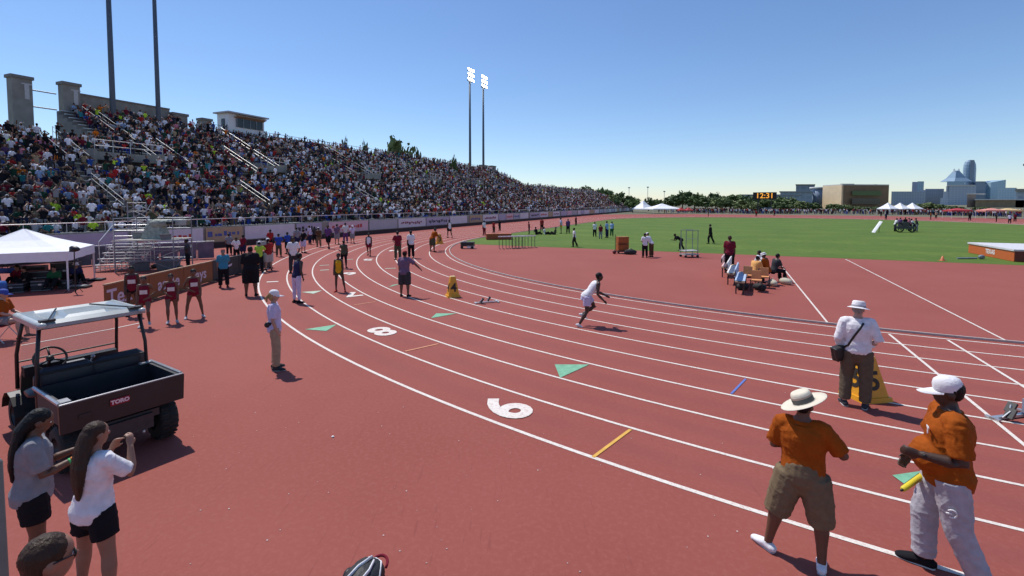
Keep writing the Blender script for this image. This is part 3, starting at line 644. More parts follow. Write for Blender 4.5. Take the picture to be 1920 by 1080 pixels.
CC = [('black', (.014, .014, .018), 22), ('navy', (.020, .026, .06), 15), ('charcoal', (.05, .052, .06), 18), ('dark green', (.018, .06, .04), 8), ('white', (.82, .80, .85), 27), ('grey', (.32, .32, .34), 14), ('maroon', (.14, .014, .03), 6), ('red', (.42, .03, .03), 5), ('blue', (.03, .09, .34), 3),
      ('pale blue', (.30, .42, .62), 4), ('lime', (.45, .65, .05), 1.6), ('orange', (.60, .15, .015), 2), ('pink', (.55, .20, .28), 2), ('tan', (.34, .26, .17), 3), ('purple', (.10, .06, .15), 2), ('teal', (.03, .20, .22), 3)]
CW = np.array([c[2] for c in CC], float); CW /= CW.sum()
seats = []
for i in range(28):
    l, z = rowinfo(i)
    t1 = TD if i < 17 else TC; t0 = TA if i < 19 else TB + .4
    t = t0 + random.random() * .5
    while t < t1 - .4:
        t += random.uniform(.41, .53)
        if i < 12 and any(abs(t - q) < .42 for q in low_aisles): continue
        if i >= 12:
            if any(abs(t - q) < (2.9 if k == 0 else 1.9) and i < 16 for k, q in enumerate(portals)): continue
            if any(abs(abs(t - q) - (3.5 if k == 0 else 2.3)) < .32 for k, q in enumerate(portals)): continue
        if noise.noise(Vector((t * .16, i * .35, 3))) > (.42 if t > 30 else .6): 
            if random.random() < .6: continue
        if random.random() < .03: continue
        p = TL(t, l + .5 + random.uniform(-.14, .14), z + (0 if random.random() < .8 else .12))
        if p.y < 3 or p.x / p.y < -1.2: continue
        seats.append((p.length, t, i, p))
# people on the cross aisle
for k in range(260):
    t = random.uniform(8, 210); p = TL(t, 47.5 + random.uniform(0, 1.1), 6.0)
    if p.x / p.y > -1.2: seats.append((p.length, t, 99, p))
seats.sort(key=lambda s: s[0])
vis = [s for s in seats if -1.08 < s[3].x / s[3].y]
front = set(id(s) for s in vis[:225])
def obj_color_mat():
    m = bpy.data.materials.new('shirt_any'); m.use_nodes = True; n = m.node_tree.nodes; oi = n.new('ShaderNodeObjectInfo'); m.node_tree.links.new(oi.outputs['Color'], n['Principled BSDF'].inputs['Base Color']); n['Principled BSDF'].inputs['Roughness'].default_value = .9; n['Principled BSDF'].inputs['Specular IOR Level'].default_value = .1; return m
M_shirt = obj_color_mat(); VAR = {}
def var_mesh(pose, v):
    if (pose, v) not in VAR:
        sk = ('dark', 'brown', 'tan', 'light')[v % 4]; hr = hair('black') if v < 3 else (hair('brown') if v % 2 else mat('hat_pale', (.6, .58, .55), .8))
        pt = (cm('charcoal'), cm('navy'), cm('khaki'), cm('grey'), cm('black'), cm('blue'))[v % 6]
        me = spect(7, pose).mesh('spectator', [M_shirt, skin(sk), hr, pt]); VAR[(pose, v)] = me
    return VAR[(pose, v)]
for s in vis[:225]:
    ci = int(np.random.choice(len(CC), p=CW)); nm, c, _ = CC[ci]; stn = s[2] == 99 or random.random() < .14
    pose = random.choice((4, 5)) if stn else random.choice((0, 0, 1, 2, 3)); sc_ = random.uniform(.93, 1.06)
    o = link('person', var_mesh(pose, random.randrange(6)), None, s[3], YS + random.uniform(-.45, .45)); o.scale = (sc_,) * 3
    f = random.uniform(.8, 1.2); o.color = (c[0] * f, c[1] * f, c[2] * f, 1)
    wh_ = 'on the cross aisle' if s[2] == 99 else ('in the front row' if s[2] == 0 else ('in the lower rows' if s[2] < 6 else ('just below the cross aisle' if s[2] < 12 else 'above the cross aisle')))
    ps_ = {0: 'sitting upright', 1: 'sitting, hands at face', 2: 'sitting bent forward', 3: 'sitting with one arm raised', 4: 'standing', 5: 'standing, hands at face'}[pose]
    tag(o, f'spectator in a {nm} top {ps_} {wh_}', 'person', f'{"standing" if stn else "seated"} spectators in {nm} tops in the grandstand')
def crowd_mesh(name, plist, n=4):
    """plist: (position, yaw, pose, shirt colour, scale) -> one mesh with real colours per figure"""
    base = {}
    for ps in set(p[2] for p in plist): 
        mb = spect(n, ps); base[ps] = (np.array(mb.v, float), mb.f, np.array(mb.m))
    V = []; Fc = []; C = []; off = 0
    sks = [SKIN[k] for k in ('dark', 'brown', 'tan', 'light')]; hrs = [(.01, .009, .01)] * 6 + [(.05, .03, .02), (.2, .13, .06), (.7, .68, .66), (.66, .64, .6), (.5, .05, .04)]; pts = [COL[k] for k in ('navy', 'charcoal', 'black', 'khaki', 'blue', 'grey')]
    for (p, yw, ps, c, s_) in plist:
        bv, bf, bm = base[ps]; ca, sa = math.cos(yw) * s_, math.sin(yw) * s_
        v = np.empty_like(bv); v[:, 0] = bv[:, 0] * ca - bv[:, 1] * sa + p[0]; v[:, 1] = bv[:, 0] * sa + bv[:, 1] * ca + p[1]; v[:, 2] = bv[:, 2] * s_ + p[2]
        V.append(v); Fc += [tuple(i + off for i in f) for f in bf]; off += len(v)
        tab = np.array([c, random.choice(sks), random.choice(hrs), random.choice(pts)]); cc = tab[bm]
        for f, q in zip(bf, cc): C.append((len(f), q))
    me = bpy.data.meshes.new(name); me.from_pydata(np.concatenate(V).tolist(), [], Fc); me.update()
    at_ = me.color_attributes.new('own_colour', 'FLOAT_COLOR', 'CORNER'); cnt = np.array([a for a, _ in C]); cols = np.array([q for _, q in C]); arr = np.ones((cnt.sum(), 4), np.float32); arr[:, :3] = np.repeat(cols, cnt, axis=0); at_.data.foreach_set('color', arr.ravel())
    m = MATS.get('crowd_cloth')
    if not m:
        m = bpy.data.materials.new('crowd_cloth'); MATS['crowd_cloth'] = m; m.use_nodes = True; n_ = m.node_tree.nodes; a = n_.new('ShaderNodeVertexColor'); a.layer_name = 'own_colour'; m.node_tree.links.new(a.outputs[0], n_['Principled BSDF'].inputs['Base Color']); n_['Principled BSDF'].inputs['Roughness'].default_value = .9; n_['Principled BSDF'].inputs['Specular IOR Level'].default_value = .1
    me.materials.append(m); return link(name, me)
pl = []
for s in seats:
    if id(s) in front: continue
    c = CC[int(np.random.choice(len(CC), p=CW))][1]; f = random.uniform(.75, 1.25); stn = s[2] == 99 or random.random() < (.14 if s[2] < 27 else .5)
    pl.append((s[3], YS + random.uniform(-.45, .45), random.choice((4, 5)) if stn else random.choice((0, 0, 1, 2, 3)), tuple(q * f for q in c), random.uniform(.93, 1.07)))
o = crowd_mesh('crowd', pl, 4); tag(o, 'dense crowd of spectators filling the rest of the grandstand', 'crowd', kind='stuff')
print('CROWD', len(pl))
# people lining the far side of the oval
pl = []
outer = oval(R0 + 1.2, R0 + BULGE + 1.2, 90)
for k in range(1250):
    x = random.uniform(1680, 1915) if k > 900 else random.uniform(1270, 1915) if k > 120 else random.uniform(1235, 1500); yb = np.interp(x, [1230, 1440, 1690, 1920], [399.5, 401, 402.5, 407]) - random.random() ** 1.6 * np.interp(x, [1230, 1920], [4.5, 7])
    p = G(x, yb); c = CC[int(np.random.choice(len(CC), p=CW))][1]
    if random.random() < .3: c = random.choice(((.42, .03, .03), (.16, .015, .03), (.7, .7, .72)))
    pl.append((p, random.uniform(0, 6.28), random.choice((4, 4, 5)), c, random.uniform(.92, 1.06)))
o = crowd_mesh('crowd', pl, 4); tag(o, 'distant line of people standing behind the far bend and back straight', 'crowd', kind='stuff')

# ------------------------------------------------------------------ trees
M_bark = mat('bark', (.10, .075, .05), .9, var=.3, bump=.6, bscale=12)
def leaf_mesh(seed, rx, rz, m, ncl=55, nl=26, sz=.34):
    r_ = np.random.RandomState(seed); vs = []; fs = []
    for c in range(ncl):
        d = r_.normal(size=3); d /= np.linalg.norm(d); rr_ = r_.uniform(.35, 1) ** .6; cc = d * rr_ * np.array([rx, rx, rz]); 
        if cc[2] < -rz * .55: cc[2] *= .5
        cr = rx * r_.uniform(.18, .34)
        for q in range(nl):
            e = r_.normal(size=3); e /= np.linalg.norm(e); p = cc + e * cr * r_.uniform(.5, 1.05); a = r_.normal(size=3); a /= np.linalg.norm(a); b = np.cross(a, e); b /= (np.linalg.norm(b) + 1e-6)
            s_ = sz * r_.uniform(.6, 1.3); o = len(vs); vs += [tuple(p - a * s_ - b * s_ * .6), tuple(p + a * s_ - b * s_ * .5), tuple(p + a * s_ * .8 + b * s_ * .6), tuple(p - a * s_ * .7 + b * s_ * .6)]; fs.append((o, o + 1, o + 2, o + 3))
    mb = MB(); mb.add(vs, fs); return mb.mesh('crown', m)
LM = [mat('leaf_dark', (.075, .115, .035), .8, var=.35, scale=.9), mat('leaf_mid', (.105, .155, .048), .8, var=.35, scale=.9), mat('leaf_pale', (.155, .195, .07), .8, var=.3, scale=.9)]
CR = [leaf_mesh(11 + i, 3.0, 2.5, LM[i % 3]) for i in range(6)]
mb = MB(); mb.tube([(0, 0, 0), (.1, 0, 1.5), (0, .1, 3.2)], [.28, .2, .14], 8)
for a in range(4): mb.tube([(0, 0, 2.2 + .2 * a), (math.cos(a * 1.7) * 1.3, math.sin(a * 1.7) * 1.3, 3.9)], [.10, .04], 6)
TRUNK = mb.mesh('trunk', M_bark)
def tree(x, ytop, Y, wpx, label, v, group='trees beyond the far bend'):
    p = at(x, 400, Y); p.z = 0; zt = ztop(ytop, Y); wd = wpx / F * Y
    s = zt / 6.7; o = thing('tree', label, 'tree', p, random.uniform(0, 6), group)
    t_ = link('trunk', TRUNK, o); t_.scale = (s, s, s); c = link('crown', CR[v % 6], o, (0, 0, zt - 2.5 * s)); c.scale = (wd / 6.0, wd / 6.0, s)
names = ['dark green oak with a rounded crown', 'mid green broad tree', 'pale green loose tree']
for i, (x, yt, Y, wpx, v) in enumerate([(1098, 351, 240, 26, 0), (1133, 353, 235, 30, 1), (1166, 362, 215, 26, 0), (1150, 366, 200, 22, 2), (1186, 371, 190, 24, 1), (1216, 371, 230, 14, 0), (1236, 374, 235, 22, 1), (1262, 368, 215, 26, 0), (1280, 359, 205, 30, 3), (1302, 363, 200, 30, 1), (1322, 369, 195, 26, 0), (1341, 362, 205, 22, 3), (1352, 371, 190, 28, 2),
    (1378, 366, 195, 34, 4), (1402, 368, 190, 30, 0), (1393, 376, 175, 26, 2), (1426, 371, 195, 34, 1), (1452, 370, 190, 32, 4), (1478, 372, 190, 28, 5), (1500, 378, 185, 24, 2), (1466, 380, 172, 26, 0), (1520, 380, 185, 24, 3), (1412, 381, 170, 24, 5), (1563, 383, 180, 22, 4), (1582, 385, 180, 22, 2), (1604, 387.5, 180, 24, 4), (1626, 388.5, 178, 22, 0), (1647, 388, 178, 20, 1),
    (1737, 381, 190, 26, 2), (1758, 384, 190, 24, 4), (1712, 388, 185, 22, 0), (1786, 386, 200, 22, 3), (1838, 388, 210, 20, 1)]):
    if x < 1240: pl_ = 'behind the far end of the stand'
    elif x < 1420: pl_ = 'behind the white marquee and far crowd'
    elif x < 1540: pl_ = 'near the scoreboard beyond the far bend'
    elif x < 1700: pl_ = 'in front of the tan hall'
    else: pl_ = 'below the skyline right of the peaked tents'
    tree(x, yt, Y, wpx * 1.35, f'{names[v % 3]} {pl_}', v, f'{names[v % 3]}s {pl_}')
tree(745, 268, 108, 62, 'yellow-green treetop showing over the back of the grandstand', 2, None)
for (x, yt, wpx) in ((651, 266, 22), (684, 272, 20), (783, 286, 22), (852, 299, 18)): tree(x, yt, 112, wpx, 'dark treetop showing over the back of the grandstand', 0, 'dark treetops over the grandstand')

# ------------------------------------------------------------------ buildings far off
def glassy(name, c, c2, sx, sz, rough=.35):
    if name in MATS: return MATS[name]
    c = tuple(q * .70 + h_ * .30 for q, h_ in zip(c, (.42, .56, .70))); c2 = tuple(q * .72 + h_ * .28 for q, h_ in zip(c2, (.42, .56, .70)))  # distance haze mixed into both facade colours
    m = bpy.data.materials.new(name); MATS[name] = m; m.use_nodes = True; n = m.node_tree.nodes; l = m.node_tree.links; b = n['Principled BSDF']; tc = n.new('ShaderNodeTexCoord')
    sp = n.new('ShaderNodeSeparateXYZ'); l.new(tc.outputs['Object'], sp.inputs[0])
    def per(out, s, thr):
        a = n.new('ShaderNodeMath'); a.operation = 'MULTIPLY'; a.inputs[1].default_value = 1 / s; l.new(out, a.inputs[0]); f = n.new('ShaderNodeMath'); f.operation = 'FRACT'; l.new(a.outputs[0], f.inputs[0]); g = n.new('ShaderNodeMath'); g.operation = 'GREATER_THAN'; g.inputs[1].default_value = thr; l.new(f.outputs[0], g.inputs[0]); return g.outputs[0]
    ad = n.new('ShaderNodeMath'); ad.operation = 'ADD'; l.new(sp.outputs[0], ad.inputs[0]); l.new(sp.outputs[1], ad.inputs[1])
    mxm = n.new('ShaderNodeMath'); mxm.operation = 'MAXIMUM'; l.new(per(sp.outputs[2], sz, .6), mxm.inputs[0]); l.new(per(ad.outputs[0], sx, .7), mxm.inputs[1])
    mx = n.new('ShaderNodeMix'); mx.data_type = 'RGBA'; l.new(mxm.outputs[0], mx.inputs[0]); mx.inputs[6].default_value = (*c, 1); mx.inputs[7].default_value = (*c2, 1); l.new(mx.outputs[2], b.inputs['Base Color']); b.inputs['Roughness'].default_value = rough; return m
def block(mb, x0, x1, y0, Y, dep, y1=None, skew=0.0):
    """box whose front spans photo columns x0..x1 at distance Y, top at row y0"""
    a = at(x0, 400, Y); b = at(x1, 400, Y + skew); z1 = ztop(y0, Y); z0 = 0 if y1 is None else ztop(y1, Y)
    a.z = b.z = 0; n_ = (a + b).normalized() * dep
    q = [a, b, b + n_, a + n_]; mb.prism([(p.x, p.y) for p in q], z0, z1)
def bld(label, parts, cat='building'):
    o = thing('building', label, cat)
    for (nm, m, lst) in parts:
        mb = MB()
        for a in lst: block(mb, *a)
        mb.build(nm, m, o)
    return o
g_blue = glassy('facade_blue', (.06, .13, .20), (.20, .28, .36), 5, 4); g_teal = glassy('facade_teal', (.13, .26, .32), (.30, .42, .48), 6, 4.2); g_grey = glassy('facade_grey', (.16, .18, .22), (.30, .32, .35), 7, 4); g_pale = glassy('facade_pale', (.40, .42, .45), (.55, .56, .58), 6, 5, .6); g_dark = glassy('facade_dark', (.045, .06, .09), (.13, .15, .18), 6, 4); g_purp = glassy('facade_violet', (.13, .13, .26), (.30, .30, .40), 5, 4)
g_near = glassy('facade_slate', (.10, .15, .18), (.19, .24, .27), 4, 3.4); g_tan = mat('brick_tan_lit', (.78, .60, .38), .85, var=.07, scale=.3); g_tand = mat('brick_tan_shaded', (.27, .16, .085), .85, var=.1, scale=.3); M_rl = mat('roof_line', (.62, .60, .56), .8)  # hall brick in two tones: sun and shade put into the colour
bld('low slate-grey hall behind the scoreboard and trees', [('wall', g_near, [(1392, 1500, 366, 300, 20)]), ('roof', M_steel, [(1388, 1504, 364.5, 299, 22, 366.5)])])
bld('dark blue office block showing above the slate-grey hall', [('wall', g_dark, [(1491, 1526, 347, 420, 30)]), ('roof', M_dark, [(1490, 1527, 345.5, 419, 32, 347)])])
bld('teal-grey building left of the tan hall', [('wall', g_near, [(1462, 1522, 360, 340, 25)]), ('roof', M_steel, [(1460, 1524, 358.5, 339, 27, 360.3)])])
o = thing('building', 'large tan brick hall with one sunlit side wall and a grey corner drum', 'building')
ca = at(1578, 400, 330); cb = at(1665, 400, 335); cc_ = at(1541, 400, 349); z1 = ztop(347, 330)
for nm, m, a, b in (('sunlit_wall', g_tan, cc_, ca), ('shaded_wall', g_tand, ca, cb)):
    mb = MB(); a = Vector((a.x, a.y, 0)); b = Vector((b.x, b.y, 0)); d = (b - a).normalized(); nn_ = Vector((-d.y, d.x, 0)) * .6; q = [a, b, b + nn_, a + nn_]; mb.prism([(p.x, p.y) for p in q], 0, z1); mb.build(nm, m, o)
mb = MB(); q = [cc_, ca, cb, cb + (cc_ - ca)]; mb.prism([(p.x, p.y) for p in q], z1, z1 + .6); mb.build('roof', M_rl, o)
mb = MB(); a = at(1532, 400, 362); mb.tube([(a.x, a.y, 0), (a.x, a.y, ztop(354, 362))], 4.4, 20); mb.build('corner_drum', glassy('drum_glass', (.22, .25, .32), (.34, .37, .42), 2.5, 30), o, True)
mb = MB(); mb.tube([(a.x, a.y, ztop(354, 362)), (a.x, a.y, ztop(351, 362))], 5.4, 20); mb.build('drum_cap', M_rl, o, True)
mb = MB(); block(mb, 1597, 1649, 372, 328.6, .5, 383, 2.9); mb.build('window_band', mat('dark_glass', (.02, .025, .03), .15), o)
mb = MB(); block(mb, 1597, 1651, 358, 328.8, .3, 366.5, 3.0); mb.build('green_panel', mat('panel_green', (.12, .17, .06), .7), o)
mb = MB(); block(mb, 1574, 1600, 344.5, 340, 5, 347); block(mb, 1636, 1643, 345.5, 340, 5, 347); mb.build('roof_plant', M_dark, o)
YC = 1500
bld('slim violet and teal tower alone left of the skyline cluster', [('wall', g_purp, [(1708, 1718, 341, YC, 40)]), ('side_wall', g_teal, [(1718, 1730, 340, YC, 40)])])
bld('low grey office block left under the slim violet tower', [('wall', g_grey, [(1670, 1734, 359, YC - 200, 60)])])
bld('dark blue-grey block between the slim tower and the white terraces', [('wall', g_dark, [(1733, 1768, 354, YC - 150, 60)]), ('roof', g_grey, [(1720, 1734, 356, YC - 160, 60)])])
# stepped white block in front of the pointed tower
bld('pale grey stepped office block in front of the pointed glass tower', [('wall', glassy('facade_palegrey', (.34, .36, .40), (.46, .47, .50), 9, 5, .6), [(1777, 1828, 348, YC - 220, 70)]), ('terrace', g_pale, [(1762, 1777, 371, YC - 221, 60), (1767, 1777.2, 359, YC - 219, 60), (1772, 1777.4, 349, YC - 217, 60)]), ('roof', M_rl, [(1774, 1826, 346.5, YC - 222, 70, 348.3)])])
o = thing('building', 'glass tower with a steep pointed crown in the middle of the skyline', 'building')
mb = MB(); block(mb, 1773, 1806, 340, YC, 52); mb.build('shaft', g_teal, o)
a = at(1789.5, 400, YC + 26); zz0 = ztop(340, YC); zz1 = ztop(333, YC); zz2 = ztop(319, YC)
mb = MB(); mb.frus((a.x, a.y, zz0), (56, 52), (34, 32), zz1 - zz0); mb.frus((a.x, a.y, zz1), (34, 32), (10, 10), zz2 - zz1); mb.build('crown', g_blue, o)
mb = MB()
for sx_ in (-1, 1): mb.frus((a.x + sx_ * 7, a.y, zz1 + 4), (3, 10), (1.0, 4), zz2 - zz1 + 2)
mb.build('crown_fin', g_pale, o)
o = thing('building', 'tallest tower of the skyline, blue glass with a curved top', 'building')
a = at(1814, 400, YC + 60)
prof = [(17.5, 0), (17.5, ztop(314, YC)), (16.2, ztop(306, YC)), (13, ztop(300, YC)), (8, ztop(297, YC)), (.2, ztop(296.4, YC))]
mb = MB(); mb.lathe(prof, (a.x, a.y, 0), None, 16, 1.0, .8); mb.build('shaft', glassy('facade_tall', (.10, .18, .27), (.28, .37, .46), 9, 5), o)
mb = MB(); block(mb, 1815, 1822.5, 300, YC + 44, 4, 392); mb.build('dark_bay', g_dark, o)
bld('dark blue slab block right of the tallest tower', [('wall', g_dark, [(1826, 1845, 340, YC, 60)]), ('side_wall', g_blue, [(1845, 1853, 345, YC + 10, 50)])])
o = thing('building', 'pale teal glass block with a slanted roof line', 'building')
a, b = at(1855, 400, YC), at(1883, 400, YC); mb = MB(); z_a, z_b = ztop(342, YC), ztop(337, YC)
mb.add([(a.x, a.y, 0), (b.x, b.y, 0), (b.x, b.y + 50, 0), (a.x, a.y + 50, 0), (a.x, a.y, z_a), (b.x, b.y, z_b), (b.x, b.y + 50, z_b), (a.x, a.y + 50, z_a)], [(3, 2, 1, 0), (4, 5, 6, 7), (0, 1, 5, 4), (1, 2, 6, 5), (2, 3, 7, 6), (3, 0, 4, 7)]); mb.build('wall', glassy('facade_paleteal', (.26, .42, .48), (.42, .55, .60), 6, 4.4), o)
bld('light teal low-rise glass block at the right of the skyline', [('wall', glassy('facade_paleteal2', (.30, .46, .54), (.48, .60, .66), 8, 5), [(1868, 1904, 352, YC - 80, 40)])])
bld('grey building cut by the right edge of the picture', [('wall', g_tand if 0 else g_grey, [(1903, 1960, 358, 420, 40)]), ('roof', M_conc, [(1901, 1962, 354, 418, 44, 358.2)])])
bld('long low tan building under the skyline', [('wall', mat('low_tan', (.30, .22, .13), .85, scale=.3), [(1828, 1935, 375, 420, 30)]), ('roof', M_rl, [(1826, 1937, 373.4, 418, 34, 375.2)])])
bld('small brown-grey house left of the long tan building', [('wall', mat('low_brown', (.28, .23, .20), .85, scale=.3), [(1812, 1828, 364, 430, 20)]), ('roof', M_rl, [(1810, 1846, 362.8, 428, 24, 364.3)])])
o = thing('light_pole', 'dark light pole cut by the right edge of the picture above the skyline', 'light pole', at(1921, 400, 150) * Vector((1, 1, 0)) if False else Vector((at(1921, 400, 150).x, 150, 0)))
mb = MB(); mb.tube([(0, 0, 0), (0, 0, ztop(312, 150))], .22, 8); mb.build('pole', M_dark, o); mb = MB()
for k in range(4): mb.ell((-.9 + .6 * k, 0, ztop(309, 150)), (.26, .3, .4), None, 8, 6)
mb.build('lamp_housing', M_dark, o)
for x, yt, lb in ((1179, 352, 'leftmost of three faint thin light masts beyond the white marquee'), (1214, 351, 'middle of three faint thin light masts beyond the white marquee'), (1245, 359, 'rightmost of three faint thin light masts beyond the white marquee')):
    p = at(x, 400, 320); o = thing('light_mast', lb, 'light mast', (p.x, p.y, 0)); z_ = ztop(yt, 320); mb = MB(); mb.tube([(0, 0, 0), (0, 0, z_)], .14, 6); mb.build('pole', M_steel, o); mb = MB(); mb.box((0, 0, z_), (1.3, .3, .7)); mb.build('lamp_bank', M_steel, o)
# scoreboard
p = at(1433, 400, 165); o = thing('scoreboard', 'black scoreboard with amber digits raised above the trees', 'scoreboard', (p.x, p.y, 0), R(-28))
z0, z1 = ztop(374, 165), ztop(360.5, 165); mb = MB(); mb.box((0, 0, (z0 + z1) / 2), (7.2, .5, z1 - z0)); mb.build('panel', mat('board_black', (.008, .008, .008), .5, var=0), o)
mb = MB(); [mb.box((q, .2, z0 / 2), (.3, .3, z0)) for q in (-2, 2)]; mb.build('post', M_dark, o)
text('digits', '12:31', 2.5, mat('amber_led', (.5, .22, .02), .5, var=0, emit=((1, .42, .05), .9)), o, .01, .03, axes((1, 0, 0), (0, 0, 1), Vector((0, -.27, (z0 + z1) / 2))))
# tents
def tent(label, c, wd, dp, ze, zp, rz=0.0, vh=.3, group=None, post=True, name='tent', m=None):
    m = m or M_wfab; o = thing(name, label, 'tent', (c[0], c[1], 0), rz, group); hx, hy = wd / 2, dp / 2
    mb = MB(); n = 6; vs = []; rim = []
    cs = [(-hx, -hy), (hx, -hy), (hx, hy), (-hx, hy)]
    for i in range(4):
        a, b = cs[i], cs[(i + 1) % 4]
        for k in range(n): f = k / n; rim.append((a[0] + (b[0] - a[0]) * f, a[1] + (b[1] - a[1]) * f))
    levels = [(1, ze, 0), (.72, ze + (zp - ze) * .22, 0), (.42, ze + (zp - ze) * .50, 0), (.16, ze + (zp - ze) * .82, 0), (.02, zp, 0)]
    for (s_, z, _) in levels:
        for j, (x, y) in enumerate(rim): sag = .0 if j % n == 0 else -.02 * (zp - ze); vs.append((x * s_, y * s_, z + sag * (1 if s_ < .9 else 0)))
    L_ = len(rim); fs = [(i * L_ + j, i * L_ + (j + 1) % L_, (i + 1) * L_ + (j + 1) % L_, (i + 1) * L_ + j) for i in range(4) for j in range(L_)]; fs.append(tuple(4 * L_ + j for j in range(L_))); mb.add(vs, fs); mb.build('canopy', m, o)
    mb = MB(); vs = []; 
    for j, (x, y) in enumerate(rim): vs += [(x * 1.004, y * 1.004, ze + .01), (x * 1.008, y * 1.008, ze - vh - (.02 if j % 2 else 0))]
    mb.add(vs, [(2 * j, 2 * j + 1, (2 * j + 3) % (2 * L_), (2 * j + 2) % (2 * L_)) for j in range(L_)]); mb.build('valance', m, o)
    if post:
        for (x, y) in cs: mb = MB(); mb.box((x * .985, y * .985, ze / 2), (.05, .05, ze)); mb.build('leg', M_white, o)
    return o
for k, (x, lb) in enumerate(((1664, 'leftmost of three small peaked white tents beyond the back straight'), (1687, 'middle one of three small peaked white tents beyond the back straight'), (1710, 'rightmost of three small peaked white tents beyond the back straight'))):
    Y = 150; p = at(x, 400, Y); tent(lb, (p.x, p.y), 3.95, 3.95, ztop(391, Y), ztop(380, Y), R(20), .2, 'peaked white tents in a row')
p = at(1241, 400, 170); tent('wide domed white marquee beyond the far end of the track', (p.x, p.y), 10.5, 8, ztop(391, 170), ztop(381.5, 170), R(10), .3)
p = at(1206, 400, 185); tent('steep white marquee beside the wide domed one', (p.x, p.y), 6, 6, ztop(391, 185), ztop(376, 185), R(30), .4)
for k, x in enumerate((1277, 1291)):
    p = at(x, 400, 166); tent(('left', 'right')[k] + ' one of two small maroon canopies beside the wide white marquee', (p.x, p.y), 2.5, 2.5, ztop(394, 166), ztop(388.5, 166), R(10), .3, 'maroon canopies', m=mat('canopy_red', (.35, .03, .03), .8), name='canopy_tent')
for k, (x, c, nm) in enumerate(((1890, (.60, .42, .20), 'tan'), (1858, (.62, .25, .2), 'pale red'), (1795, (.4, .04, .05), 'maroon'))):
    p = at(x, 400, 112); tent(f'{nm} low canopy over people beyond the back straight', (p.x, p.y), 4.2, 3, ztop(394, 112), ztop(390, 112), R(-10), .3, None, m=mat('canopy_' + nm.replace(' ', '_'), c, .8), name='canopy_tent')

